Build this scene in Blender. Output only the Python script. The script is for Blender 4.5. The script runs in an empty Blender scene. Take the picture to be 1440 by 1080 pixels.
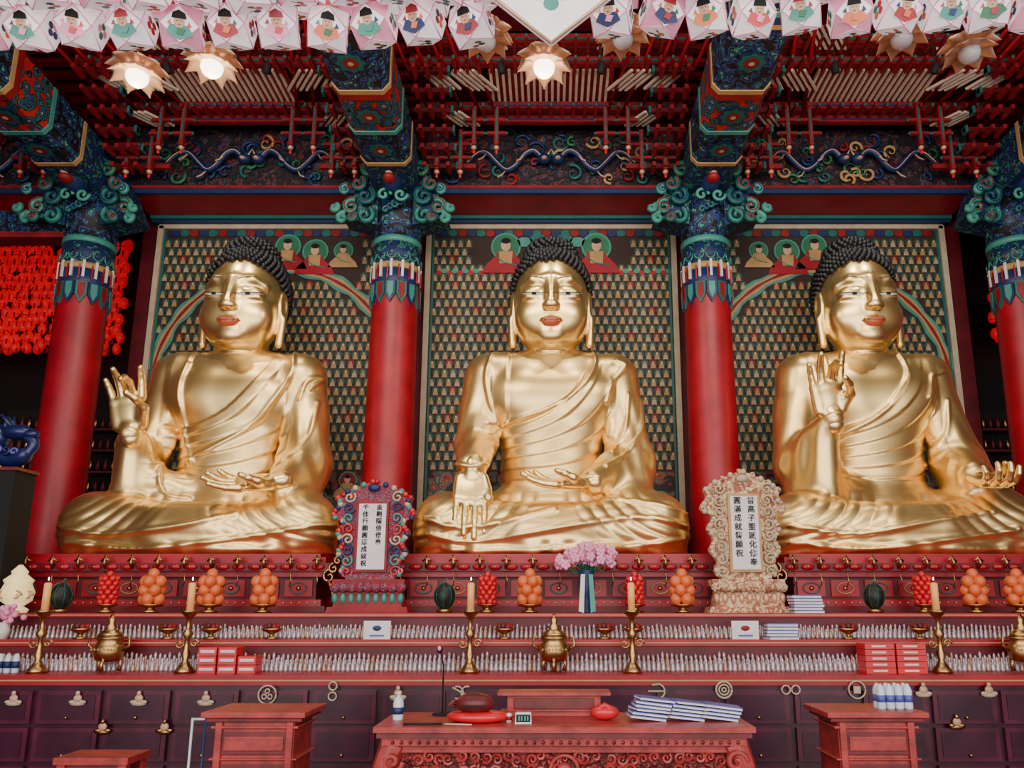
import bpy, math, random
import numpy as np
from mathutils import Vector, Matrix
random.seed(3); rng=np.random.default_rng(5)
sc=bpy.context.scene
FP=1100.;PX=775.;PY=616.;TH=math.radians(12);EYE=1.6
CT,ST=math.cos(TH),math.sin(TH)
def W(px,py,y):
    u=(px-PX)/FP;v=(PY-py)/FP;t=y/(CT-v*ST)
    return (t*u,y,EYE+t*(ST+v*CT))
# ---------------------------------------------------------------- materials
def nodes(name):
    m=bpy.data.materials.new(name);m.use_nodes=True
    nt=m.node_tree;b=nt.nodes['Principled BSDF'];return m,nt,b
def pmat(name,col,rough=.5,metal=0,noise=.12,ns=6,es=0,bump=0,bs=40,ecol=None):
    m,nt,b=nodes(name);N=nt.nodes;L=nt.links
    b.inputs['Roughness'].default_value=rough;b.inputs['Metallic'].default_value=metal
    b.inputs['Base Color'].default_value=(*col,1)
    tc=N.new('ShaderNodeTexCoord')
    if noise:
        n=N.new('ShaderNodeTexNoise');n.inputs['Scale'].default_value=ns;n.inputs['Detail'].default_value=4
        L.new(tc.outputs['Object'],n.inputs['Vector'])
        r=N.new('ShaderNodeValToRGB')
        r.color_ramp.elements[0].position=.3;r.color_ramp.elements[1].position=.7
        r.color_ramp.elements[0].color=(*[c*(1-noise) for c in col],1)
        r.color_ramp.elements[1].color=(*[min(1,c*(1+noise)) for c in col],1)
        L.new(n.outputs['Fac'],r.inputs['Fac']);L.new(r.outputs['Color'],b.inputs['Base Color'])
    if bump:
        n2=N.new('ShaderNodeTexNoise');n2.inputs['Scale'].default_value=bs
        L.new(tc.outputs['Object'],n2.inputs['Vector'])
        bp=N.new('ShaderNodeBump');bp.inputs['Strength'].default_value=bump;bp.inputs['Distance'].default_value=.02
        L.new(n2.outputs['Fac'],bp.inputs['Height']);L.new(bp.outputs['Normal'],b.inputs['Normal'])
    if es:
        b.inputs['Emission Color'].default_value=(*(ecol or col),1);b.inputs['Emission Strength'].default_value=es
    return m
def vor(name,scale,stops,rough=.6,warp=.12,bump=.3,feature='F1',metric='EUCLIDEAN'):
    m,nt,b=nodes(name);N=nt.nodes;L=nt.links
    tc=N.new('ShaderNodeTexCoord');n=N.new('ShaderNodeTexNoise');n.inputs['Scale'].default_value=scale*.8
    L.new(tc.outputs['Object'],n.inputs['Vector'])
    ma=N.new('ShaderNodeVectorMath');ma.operation='SCALE';ma.inputs['Scale'].default_value=warp
    L.new(n.outputs['Color'],ma.inputs[0])
    ad=N.new('ShaderNodeVectorMath');L.new(tc.outputs['Object'],ad.inputs[0]);L.new(ma.outputs[0],ad.inputs[1])
    v=N.new('ShaderNodeTexVoronoi');v.inputs['Scale'].default_value=scale;v.feature=feature;v.distance=metric
    L.new(ad.outputs[0],v.inputs['Vector'])
    r=N.new('ShaderNodeValToRGB');r.color_ramp.interpolation='CONSTANT'
    e=r.color_ramp.elements
    e[0].position=0;e[0].color=(*stops[0][1],1);e[1].position=stops[1][0];e[1].color=(*stops[1][1],1)
    for p,c in stops[2:]:
        k=e.new(p);k.color=(*c,1)
    L.new(v.outputs['Distance'],r.inputs['Fac']);L.new(r.outputs['Color'],b.inputs['Base Color'])
    b.inputs['Roughness'].default_value=rough
    if bump:
        bp=N.new('ShaderNodeBump');bp.inputs['Strength'].default_value=bump;bp.inputs['Distance'].default_value=.03;bp.invert=True
        L.new(v.outputs['Distance'],bp.inputs['Height']);L.new(bp.outputs['Normal'],b.inputs['Normal'])
    return m
TEAL=(.01,.13,.12);NAVY=(.006,.02,.1);REDC=(.42,.012,.02);WHT=(.5,.52,.45);BLK=(.005,.004,.007);ORG=(.6,.15,.03);GRN=(.02,.16,.07)
M={}
M['gold']=pmat('gold_leaf',(.95,.67,.275),.36,.95,.06,1.3,bump=.02,bs=9)
M['goldskin']=pmat('gold_skin',(.97,.70,.29),.31,.94,.04,1.2)
M['brass']=pmat('aged_brass',(.45,.26,.1),.32,1,.3,20)
M['hair']=pmat('hair_dark',(.006,.006,.011),.5,0,.2)
M['lip']=pmat('lip_paint',(.52,.10,.04),.4)
M['eyew']=pmat('eye_white',(.5,.5,.4),.4)
M['black']=pmat('black_paint',(.004,.004,.005),.8)
M['brow']=pmat('brow_paint',(.12,.10,.05),.5)
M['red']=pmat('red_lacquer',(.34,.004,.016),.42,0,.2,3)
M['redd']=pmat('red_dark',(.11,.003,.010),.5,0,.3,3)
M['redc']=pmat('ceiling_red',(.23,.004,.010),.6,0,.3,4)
M['maroon']=pmat('maroon_wood',(.04,.003,.018),.3,0,.4,5)
M['maroon2']=pmat('maroon_wood_light',(.075,.006,.025),.3,0,.4,5)
M['wood']=pmat('red_brown_wood',(.33,.032,.030),.38,0,.35,8,bump=.1)
M['woodd']=pmat('red_brown_wood_dark',(.13,.012,.014),.45,0,.35,8)
M['teal']=pmat('teal_paint',TEAL,.5);M['green']=pmat('green_paint',GRN,.5);M['navy']=pmat('navy_paint',(.008,.025,.11),.5)
M['mint']=pmat('mint_paint',(.05,.27,.22),.5)
M['haloteal']=pmat('halo_teal',(.012,.085,.075),.6);M['halogreen']=pmat('halo_green',(.03,.085,.035),.6);M['figgold']=pmat('figure_gold',(.38,.22,.09),.55);M['figpale']=pmat('figure_pale',(.40,.29,.18),.55)
M['white']=pmat('white_paint',(.68,.66,.64),.5);M['cream']=pmat('cream_paint',(.5,.4,.28),.55)
M['dimcream']=pmat('rafter_cream',(.6,.5,.4),.6)
M['orange']=pmat('orange_skin',(.75,.15,.04),.4,bump=.1);M['redfruit']=pmat('red_fruit',(.6,.010,.02),.3)
M['ochre']=pmat('ochre_paint',(.46,.27,.10),.55);M['skin']=pmat('painted_skin',(.6,.36,.22),.55)
M['pink']=pmat('pink_petal',(.85,.3,.5),.5);M['dark']=pmat('dark_void',(.006,.004,.005),.8)
M['paper']=pmat('lantern_paper',(.85,.8,.82),.7,es=.35,ecol=(1,.93,.95));M['paperp']=pmat('lantern_pink',(.85,.35,.5),.7,es=.15)  # paper emission stands in for daylight shining through from behind
M['bulb']=pmat('bulb_lit',(1,.9,.75),.4,es=7,ecol=(1,.82,.6));M['bulboff']=pmat('bulb_unlit',(.6,.6,.6),.15)
M['glowred']=pmat('red_lantern',(.6,.002,.008),.5,es=.32,ecol=(1,.0,.015))
M['candle']=pmat('candle_wax',(.85,.4,.12),.5,es=.15);M['glowy']=pmat('lit_gold',(1,.75,.35),.4,es=.6,ecol=(1,.75,.3))
M['grey']=pmat('panel_ground',(.035,.016,.011),.7);M['melon']=vor('watermelon_skin',9,[(0,(.008,.03,.01)),(.4,(.003,.008,.004))])
M['bluebook']=pmat('blue_cover',(.08,.1,.35),.4);M['plastic']=pmat('clear_plastic',(.6,.68,.75),.1)
M['petal']=pmat('gilt_petal',(.7,.42,.26),.4,.4)
M['paperw']=pmat('white_paper',(.72,.69,.72),.6)
M['mini']=pmat('miniature_figures',(.52,.42,.46),.3,.35,.45,30)
M['minid']=pmat('miniature_figures_gilt',(.45,.28,.22),.35,.35,.4,30)
M['blued']=pmat('blue_dragon_paint',(.008,.015,.09),.3)
M['scroll']=vor('dancheong_scroll',7.5,[(0,REDC),(.08,WHT),(.11,TEAL),(.2,(.03,.3,.26)),(.26,BLK),(.36,NAVY),(.48,(.03,.09,.3)),(.54,BLK)],warp=.25)
M['scroll2']=vor('dancheong_green',9.5,[(0,ORG),(.09,BLK),(.18,TEAL),(.3,(.05,.33,.27)),(.36,BLK),(.5,NAVY)],warp=.3)
M['medal']=vor('dancheong_medal',6,[(0,REDC),(.12,WHT),(.15,NAVY),(.3,(.04,.16,.36)),(.34,BLK),(.42,TEAL),(.52,BLK),(.6,REDC)],warp=.12)
M['carve']=vor('carved_dragons',5.5,[(0,(.3,.15,.04)),(.07,BLK),(.13,(.03,.06,.2)),(.2,BLK),(.28,(.2,.01,.015)),(.36,(.01,.06,.05)),(.42,BLK),(.55,(.02,.01,.02))],warp=.5,bump=.6)
M['mural']=vor('mural_guardians',4.5,[(0,(.45,.28,.17)),(.12,BLK),(.16,(.3,.02,.015)),(.34,(.3,.2,.07)),(.38,(.02,.1,.09)),(.5,(.2,.015,.015)),(.6,BLK)],warp=.4,bump=0)
M['tabletc']=vor('tablet_carving',20,[(0,WHT),(.12,REDC),(.28,(.03,.2,.17)),(.38,(.4,.12,.25)),(.46,NAVY),(.58,REDC)],warp=.3,bump=.6)
M['tabletg']=vor('tablet_gilt',14,[(0,(.75,.62,.38)),(.3,(.68,.48,.28)),(.5,(.55,.28,.16)),(.62,(.35,.12,.06))],warp=.3,bump=.8)
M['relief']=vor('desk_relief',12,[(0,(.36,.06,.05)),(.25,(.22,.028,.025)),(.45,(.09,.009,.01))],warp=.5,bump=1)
# ---------------------------------------------------------------- mesh builder
class MB:
    def __init__(s): s.v=[];s.f=[];s.m=[];s.s=[];s.mats=[]
    def mi(s,mat):
        mat=M[mat] if isinstance(mat,str) else mat
        if mat not in s.mats: s.mats.append(mat)
        return s.mats.index(mat)
    def add(s,vs,fs,mat,sm=False,X=None):
        o=len(s.v)
        if X is not None: vs=[tuple(X@Vector(v)) for v in vs]
        s.v.extend([tuple(v) for v in vs]);k=s.mi(mat)
        for f in fs: s.f.append([i+o for i in f]);s.m.append(k);s.s.append(sm)
    def box(s,x0,x1,y0,y1,z0,z1,mat,X=None,taper=0):
        t=taper
        vs=[(x0,y0,z0),(x1,y0,z0),(x1,y1,z0),(x0,y1,z0),(x0+t,y0+t,z1),(x1-t,y0+t,z1),(x1-t,y1-t,z1),(x0+t,y1-t,z1)]
        s.add(vs,[(3,2,1,0),(4,5,6,7),(0,1,5,4),(1,2,6,5),(2,3,7,6),(3,0,4,7)],mat,False,X)
    def lathe(s,pr,c,mat,n=14,sm=True,X=None,sx=1,sy=1):
        vs=[];fs=[]
        for r,z in pr:
            for i in range(n):
                a=2*math.pi*i/n;vs.append((c[0]+r*sx*math.cos(a),c[1]+r*sy*math.sin(a),c[2]+z))
        for j in range(len(pr)-1):
            for i in range(n):
                k=(i+1)%n;fs.append((j*n+i,j*n+k,(j+1)*n+k,(j+1)*n+i))
        fs.append(tuple(range(n))[::-1]);fs.append(tuple((len(pr)-1)*n+i for i in range(n)))
        s.add(vs,fs,mat,sm,X)
    def sph(s,c,r,mat,n=10,m=7,X=None):
        if not hasattr(r,'__len__'): r=(r,r,r)
        vs=[(c[0],c[1],c[2]-r[2])];fs=[]
        for j in range(1,m):
            p=-math.pi/2+math.pi*j/m
            for i in range(n):
                a=2*math.pi*i/n;vs.append((c[0]+r[0]*math.cos(p)*math.cos(a),c[1]+r[1]*math.cos(p)*math.sin(a),c[2]+r[2]*math.sin(p)))
        vs.append((c[0],c[1],c[2]+r[2]));T=len(vs)-1
        for i in range(n):
            k=(i+1)%n;fs.append((0,1+k,1+i));fs.append((T,1+(m-2)*n+i,1+(m-2)*n+k))
            for j in range(m-2): fs.append((1+j*n+i,1+j*n+k,1+(j+1)*n+k,1+(j+1)*n+i))
        s.add(vs,fs,mat,True,X)
    def tube(s,pts,r,mat,n=7,X=None):
        pts=[Vector(p) for p in pts];R=r if hasattr(r,'__len__') else [r]*len(pts)
        vs=[];fs=[]
        for i,p in enumerate(pts):
            d=(pts[min(i+1,len(pts)-1)]-pts[max(i-1,0)]).normalized()
            a=d.cross(Vector((0,1,0.01)));a=a.normalized() if a.length>1e-3 else Vector((1,0,0));b=d.cross(a)
            for k in range(n):
                q=2*math.pi*k/n;vs.append(p+(a*math.cos(q)+b*math.sin(q))*R[min(i,len(R)-1)])
        for i in range(len(pts)-1):
            for k in range(n):
                l=(k+1)%n;fs.append((i*n+k,i*n+l,(i+1)*n+l,(i+1)*n+k))
        fs.append(tuple(range(n))[::-1]);fs.append(tuple((len(pts)-1)*n+i for i in range(n)))
        s.add(vs,fs,mat,True,X)
    def prism(s,poly,y0,y1,mat,X=None):
        n=len(poly);vs=[(x,y0,z) for x,z in poly]+[(x,y1,z) for x,z in poly]
        fs=[tuple(range(n)),tuple(range(2*n-1,n-1,-1))]+[(i,i+n,(i+1)%n+n,(i+1)%n) for i in range(n)]
        s.add(vs,fs,mat,False,X)
    def disc(s,x,y,z,rx,rz,mat,n=10,a0=0,a1=2*math.pi):
        vs=[(x+rx*math.cos(a0+(a1-a0)*i/n),y,z+rz*math.sin(a0+(a1-a0)*i/n)) for i in range(n+(a1-a0<6))]
        s.add(vs,[tuple(range(len(vs)))],mat)
    def build(s,name,parent=None,loc=None,bevel=0):
        me=bpy.data.meshes.new(name);me.from_pydata(s.v,[],s.f)
        for m in s.mats: me.materials.append(m)
        me.polygons.foreach_set('material_index',s.m);me.polygons.foreach_set('use_smooth',s.s);me.update()
        o=bpy.data.objects.new(name,me);sc.collection.objects.link(o)
        if parent: o.parent=parent
        if loc: o.location=loc
        if bevel:
            b=o.modifiers.new('b','BEVEL');b.width=bevel;b.segments=2;b.limit_method='ANGLE'
        return o
def inst(src,loc,rz=0,s=1):
    o=bpy.data.objects.new(src.name.split('.')[0],src.data);sc.collection.objects.link(o)
    o.location=loc;o.rotation_euler=(0,0,rz);o.scale=(s,s,s)
    for m in src.modifiers:
        b=o.modifiers.new('b','BEVEL');b.width=m.width;b.segments=2;b.limit_method='ANGLE'
    return o
def empty(name,loc=(0,0,0),s=1):
    e=bpy.data.objects.new(name,None);sc.collection.objects.link(e);e.location=loc;e.scale=(s,s,s);return e
def spiral(c,r,turn,a0=0,y=None,n=16,sg=1):
    return [(c[0]+r*(1-i/n*.85)*math.cos(a0+sg*turn*i/n*2*math.pi),c[1],c[2]+r*(1-i/n*.85)*math.sin(a0+sg*turn*i/n*2*math.pi)) for i in range(n+1)]
# ---------------------------------------------------------------- SDF toolkit
def smin(a,b,k):
    h=np.maximum(k-np.abs(a-b),0)/k;return np.minimum(a,b)-h*h*k*.25
def dist(p,x,y,z):
    if p[0]=='c':
        a,b,ra,rb=p[1:5];ba=[b[i]-a[i] for i in range(3)];L=sum(q*q for q in ba)+1e-9
        t=np.clip(((x-a[0])*ba[0]+(y-a[1])*ba[1]+(z-a[2])*ba[2])/L,0,1)
        return np.sqrt((x-a[0]-t*ba[0])**2+(y-a[1]-t*ba[1])**2+(z-a[2]-t*ba[2])**2)-(ra+(rb-ra)*t)
    c,r=p[1:3];X,Y,Z=x-c[0],y-c[1],z-c[2]
    k0=np.sqrt((X/r[0])**2+(Y/r[1])**2+(Z/r[2])**2);k1=np.sqrt((X/r[0]**2)**2+(Y/r[1]**2)**2+(Z/r[2]**2)**2)+1e-6
    return k0*(k0-1)/k1
def bb(p):
    if p[0]=='c':
        a,b,ra,rb=p[1:5];r=max(ra,rb);return [min(a[i],b[i])-r for i in range(3)],[max(a[i],b[i])+r for i in range(3)]
    return [p[1][i]-p[2][i] for i in range(3)],[p[1][i]+p[2][i] for i in range(3)]
def field(prims,lo,hi,h):
    ax=[np.arange(lo[i],hi[i],h,dtype=np.float32) for i in range(3)]
    G=np.full([len(a) for a in ax],3.,np.float32)
    for p in prims:
        k=p[-2];op=p[-1];l,u=bb(p);m=k+4*h;sl=[]
        for i in range(3):
            a=int(max(0,(l[i]-m-lo[i])/h));b=int(min(len(ax[i]),(u[i]+m-lo[i])/h+1));sl.append(slice(a,max(a,b)))
        x,y,z=ax[0][sl[0]][:,None,None],ax[1][sl[1]][None,:,None],ax[2][sl[2]][None,None,:]
        d=dist(p,x,y,z);sl=tuple(sl)
        G[sl]=smin(G[sl],d,k) if op=='+' else -smin(-G[sl],d,k)
    return G
def nets(G,lo,h):
    s=G<0;nx,ny,nz=G.shape;cnt=np.zeros((nx-1,ny-1,nz-1),np.int8)
    C=[(i,j,k) for i in(0,1) for j in(0,1) for k in(0,1)]
    for i,j,k in C: cnt+=s[i:nx-1+i,j:ny-1+j,k:nz-1+k]
    act=(cnt>0)&(cnt<8);I=np.argwhere(act);idx=np.full(act.shape,-1,np.int64);idx[act]=np.arange(len(I))
    acc=np.zeros((len(I),3));n=np.zeros(len(I))
    for a in C:
        for d in range(3):
            if a[d]==0:
                b=list(a);b[d]=1
                fa=G[I[:,0]+a[0],I[:,1]+a[1],I[:,2]+a[2]];fb=G[I[:,0]+b[0],I[:,1]+b[1],I[:,2]+b[2]]
                m=(fa<0)!=(fb<0);t=np.where(m,fa/(fa-fb+1e-12),0)
                p=np.tile(np.array(a,float),(len(I),1));p[:,d]+=t
                acc[m]+=p[m];n[m]+=1
    V=(I+acc/n[:,None])*h+np.array(lo);Q=[]
    for d in range(3):
        e=[0,0,0];e[d]=1;u,v=[(1,2),(2,0),(0,1)][d]
        A=s[:nx-1,:ny-1,:nz-1];B=s[e[0]:nx-1+e[0],e[1]:ny-1+e[1],e[2]:nz-1+e[2]]
        E=np.argwhere(A!=B);E=E[(E[:,u]>0)&(E[:,v]>0)]
        def c(du,dv):
            q=E.copy();q[:,u]-=du;q[:,v]-=dv;return idx[q[:,0],q[:,1],q[:,2]]
        q=np.stack([c(1,1),c(0,1),c(0,0),c(1,0)],1);fl=A[E[:,0],E[:,1],E[:,2]]
        q[~fl]=q[~fl][:,::-1];q=q[(q>=0).all(1)];Q.append(q)
    return V,np.concatenate(Q)
def vnorm(V,Q):
    n=np.cross(V[Q[:,2]]-V[Q[:,0]],V[Q[:,3]]-V[Q[:,1]]);N=np.zeros_like(V)
    for i in range(4): np.add.at(N,Q[:,i],n)
    return N/(np.linalg.norm(N,axis=1,keepdims=True)+1e-9)
def smooth(V,Q,it=2,l=.5):
    for _ in range(it):
        S=np.zeros_like(V);c=np.zeros(len(V))
        for i in range(4):
            for j in(1,3): np.add.at(S,Q[:,i],V[Q[:,(i+j)%4]]);np.add.at(c,Q[:,i],1)
        V=V+l*(S/np.maximum(c,1)[:,None]-V)
    return V
def npmesh(name,V,Q,mat,parent):
    me=bpy.data.meshes.new(name);me.from_pydata(V.tolist(),[],Q.tolist());me.materials.append(M[mat])
    me.polygons.foreach_set('use_smooth',[True]*len(Q));me.update()
    o=bpy.data.objects.new(name,me);sc.collection.objects.link(o);o.parent=parent;return o
def cat(pts,n=6):
    P=[np.array(p,float) for p in pts];P=[2*P[0]-P[1]]+P+[2*P[-1]-P[-2]];out=[]
    for i in range(1,len(P)-2):
        for k in range(n):
            t=k/n;a,b,c,d=P[i-1:i+3]
            out.append(.5*((2*b)+(c-a)*t+(2*a-5*b+4*c-d)*t*t+(3*b-a-3*c+d)*t**3))
    out.append(P[-2]);return np.array(out)
# ---------------------------------------------------------------- hand
def hand_mesh(curls,spread,thumb,h=.016):
    pr=[('c',(0,.0,-.08),(0,0,.05),.14,.13,.08,'+'),('e',(0,0,.27),(.23,.085,.29),.06,'+'),('c',(.15,.0,.12),(.19,-.03,.3),.07,.07,.06,'+'),
        ('c',(-.17,0,.12),(-.19,0,.42),.065,.055,.06,'+'),('c',(-.19,0,.47),(.18,0,.5),.055,.06,.05,'+')]
    roots=[(.185,.5),(.065,.53),(-.065,.51),(-.185,.46)];ln=[.40,.45,.42,.33]
    for f in range(4):
        p=np.array([roots[f][0],0,roots[f][1]]);a=0;r=[.060,.062,.059,.052][f]
        for j,fr in enumerate((.44,.31,.25)):
            a+=math.radians(curls[f][j]);sp=math.radians(spread[f])
            q=p+ln[f]*fr*np.array([math.sin(sp),-math.sin(a)*math.cos(sp),math.cos(a)*math.cos(sp)])
            r2=r*.88;pr.append(('c',tuple(p),tuple(q),r,r2,.018,'+'));p=q;r=r2
    p=np.array(thumb[0]);r=.072
    for q in thumb[1:]:
        q=np.array(q);pr.append(('c',tuple(p),tuple(q),r,r*.85,.03,'+'));p=q;r*=.85
    lo=(-.5,-.62,-.3);hi=(.55,.3,1.12)
    V,Q=nets(field(pr,lo,hi,h),lo,h);return smooth(V,Q,1,.4),Q
TH_C=[(.15,-.01,.14),(.25,-.12,.3),(.2,-.24,.42),(.12,-.32,.5)]
HP={'raise':([(8,10,8),(32,45,35),(14,16,12),(8,10,8)],[8,2,-3,-9],TH_C),
    'down':([(3,5,4),(3,5,4),(3,5,5),(4,6,5)],[2,0,-1,-3],[(.15,-.01,.14),(.21,-.03,.28),(.24,-.05,.42),(.23,-.07,.5)]),
    'lap':([(8,10,8),(10,14,10),(12,16,12),(16,18,12)],[2,1,-1,-3],[(.15,-.01,.14),(.24,-.10,.26),(.25,-.16,.38),(.2,-.2,.48)]),
    'hold':([(30,40,30),(35,45,30),(40,45,30),(45,45,30)],[5,1,-3,-8],TH_C)}
def put_hand(kind,wrist,f,n,left,sc_,parent):
    V,Q=hand_mesh(*HP[kind]);f=np.array(f,float);f/=np.linalg.norm(f);n=np.array(n,float);n-=f*(n@f);n/=np.linalg.norm(n)
    y=-n;x=np.cross(y,f)
    if left: x=-x;Q=Q[:,::-1]
    R=np.stack([x,y,f],1);npmesh('hand',V@R.T*sc_+np.array(wrist),Q,'goldskin',parent)
# ---------------------------------------------------------------- head
def P(t,*a,k=.08,op='+'): return (t,)+a+(k,op)
HEAD=[P('e',(0,.1,4.38),(.48,.56,.6)),P('e',(0,-.06,4.16),(.46,.46,.58),k=.12),P('e',(0,-.1,3.88),(.43,.38,.34),k=.14),P('e',(0,-.4,3.69),(.13,.09,.09),k=.16),
 P('c',(0,.05,3.0),(0,.0,3.8),.30,.29,k=.06)]
for s_ in(-1,1):
    HEAD+=[P('e',(s_*.25,-.29,3.98),(.19,.15,.2),k=.14),P('c',(s_*.12,-.485,4.41),(s_*.24,-.455,4.425),.008,.008,k=.12),P('c',(s_*.24,-.455,4.425),(s_*.38,-.34,4.37),.008,.008,k=.12),
     P('e',(s_*.215,-.42,4.245),(.155,.092,.06),k=.05),P('e',(s_*.215,-.405,4.175),(.15,.088,.03),k=.05),
     P('e',(s_*.068,-.575,4.02),(.045,.05,.035),k=.04),
     P('e',(s_*.5,.03,4.2),(.05,.13,.22),k=.03),P('c',(s_*.525,-.01,4.1),(s_*.5,-.04,3.68),.045,.055,k=.04),P('e',(s_*.54,-.02,4.2),(.035,.07,.13),k=.03,op='-')]
HEAD+=[P('c',(0,-.48,4.42),(0,-.63,4.04),.035,.056,k=.12),P('e',(-.05,-.535,3.868),(.09,.042,.028),k=.03),P('e',(.05,-.535,3.868),(.09,.042,.028),k=.03),P('e',(0,-.532,3.82),(.09,.045,.032),k=.025),
 P('e',(0,-.6,3.945),(.02,.04,.04),k=.03,op='-')]
for zz in(3.50,3.40): HEAD.append(P('e',(0,.02,zz),(.318,.318,.05),k=.02))
HL=(-.72,-.85,3.0);HV,HQ=nets(field(HEAD,HL,(.72,.8,5.1),.0125),HL,.0125);HV=smooth(HV,HQ,1,.4)
def HT(v): return (v[0]*1.2,v[1]*1.1,5.25+(v[2]-5.25)*1.22)
HV=HV*np.array([1.2,1.1,1.22])+np.array([0,0,5.25-5.25*1.22])
def headf(x,y,z):
    G=None
    for p in HEAD:
        d=dist(p,x,y,z);G=d if G is None else (smin(G,d,p[-2]) if p[-1]=='+' else -smin(-G,d,p[-2]))
    return G
def onface(x,z):
    ys=np.linspace(-.8,-.1,300);best=np.full(x.shape,-.3);found=np.zeros(x.shape,bool)
    for y in ys:
        i=headf(x,np.full(x.shape,y),z)<0
        best=np.where(i&~found,y,best);found|=i
    return best
def decal(mb,top,bot,mat,off=.008,n=24,m=5):
    T=cat(top,8);B=cat(bot,8);tt=np.linspace(0,1,n)
    def rs(C): q=np.linspace(0,1,len(C));return np.stack([np.interp(tt,q,C[:,0]),np.interp(tt,q,C[:,1])],1)
    T,B=rs(T),rs(B);g=np.linspace(0,1,m)[:,None,None];G=B[None]*(1-g)+T[None]*g
    x=G[...,0].ravel();z=G[...,1].ravel();y=onface(x,z)-off
    vs=list(zip(x.tolist(),y.tolist(),z.tolist()));fs=[(j*n+i,j*n+i+1,(j+1)*n+i+1,(j+1)*n+i) for j in range(m-1) for i in range(n-1)]
    mb.add(vs,fs,mat,True)
def face_parts():
    mb=MB()
    decal(mb,[(-.14,3.852),(-.08,3.874),(-.03,3.89),(0,3.88),(.03,3.89),(.08,3.874),(.14,3.852)],[(-.14,3.85),(-.08,3.79),(0,3.772),(.08,3.79),(.14,3.85)],'lip')
    decal(mb,[(-.15,3.859),(-.05,3.847),(0,3.842),(.05,3.847),(.15,3.859)],[(-.15,3.854),(-.05,3.84),(0,3.834),(.05,3.84),(.15,3.854)],'brow',off=.013,m=2)
    for s in(-1,1):
        d=lambda L:[(s*a,b) for a,b in L]
        decal(mb,d([(.08,4.195),(.14,4.213),(.22,4.219),(.3,4.221),(.38,4.234)]),d([(.08,4.195),(.14,4.186),(.22,4.185),(.3,4.197),(.38,4.234)]),'eyew',off=.009)
        decal(mb,d([(.185,4.215),(.215,4.216),(.245,4.217)]),d([(.185,4.190),(.215,4.189),(.245,4.192)]),'black',off=.011,n=8,m=3)
        decal(mb,d([(.06,4.195),(.14,4.219),(.22,4.226),(.3,4.228),(.4,4.244)]),d([(.06,4.19),(.14,4.211),(.22,4.216),(.3,4.219),(.39,4.236)]),'black',off=.014,m=2)
        decal(mb,d([(.08,4.275),(.15,4.308),(.22,4.318),(.3,4.311),(.37,4.288)]),d([(.08,4.272),(.15,4.304),(.22,4.314),(.3,4.307),(.37,4.285)]),'brow',off=.005,m=2)
        decal(mb,d([(.065,4.365),(.13,4.425),(.23,4.45),(.34,4.42),(.41,4.36)]),d([(.065,4.355),(.13,4.412),(.23,4.437),(.34,4.408),(.4,4.355)]),'brow',off=.006,m=2)
    mb.sph((0,-.52,4.5),(.026,.018,.026),'eyew');mb.v=[HT(v) for v in mb.v];return mb
FACE=face_parts()
def hair_mb():
    mb=MB();mb.sph((0,.12,4.42),(.51,.58,.62),'hair',24,16)
    lim=lambda y:4.71-.75*min(max(y+.38,0),.9)
    mb.v=[(x,y,z) if not(z<lim(y)) else (x*.84,y*.78+.08,z) for x,y,z in mb.v]
    mb.sph((0,.12,4.92),(.34,.36,.25),'hair',20,12)
    def curl(c,n):
        c=Vector(c);n=Vector(n).normalized();q=n.to_track_quat('Z','Y').to_matrix().to_4x4()
        mb.lathe([(.035,-.02),(.037,.010),(.028,.029),(.016,.04),(.005,.047)],(0,0,0),'hair',7,True,Matrix.Translation(c)@q)
    for C,R,N,lo in(((0,.12,4.42),(.515,.585,.625),930,0),((0,.12,4.92),(.345,.365,.255),260,4.88)):
        for i in range(N):
            z=1-2*(i+.5)/N;r=math.sqrt(1-z*z);a=i*2.399963;n=(r*math.cos(a),r*math.sin(a),z)
            p=[C[k]+R[k]*n[k] for k in range(3)]
            if p[2]<lim(p[1]) or p[2]<lo: continue
            if lo==0 and ((p[0]/.34)**2+((p[1]-.12)/.36)**2+((p[2]-4.92)/.25)**2)<.9: continue
            curl(p,(n[0]/R[0],n[1]/R[1],n[2]/R[2]))
    mb.v=[HT(v) for v in mb.v];return mb
HAIR=hair_mb();HAIRME=None
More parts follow.
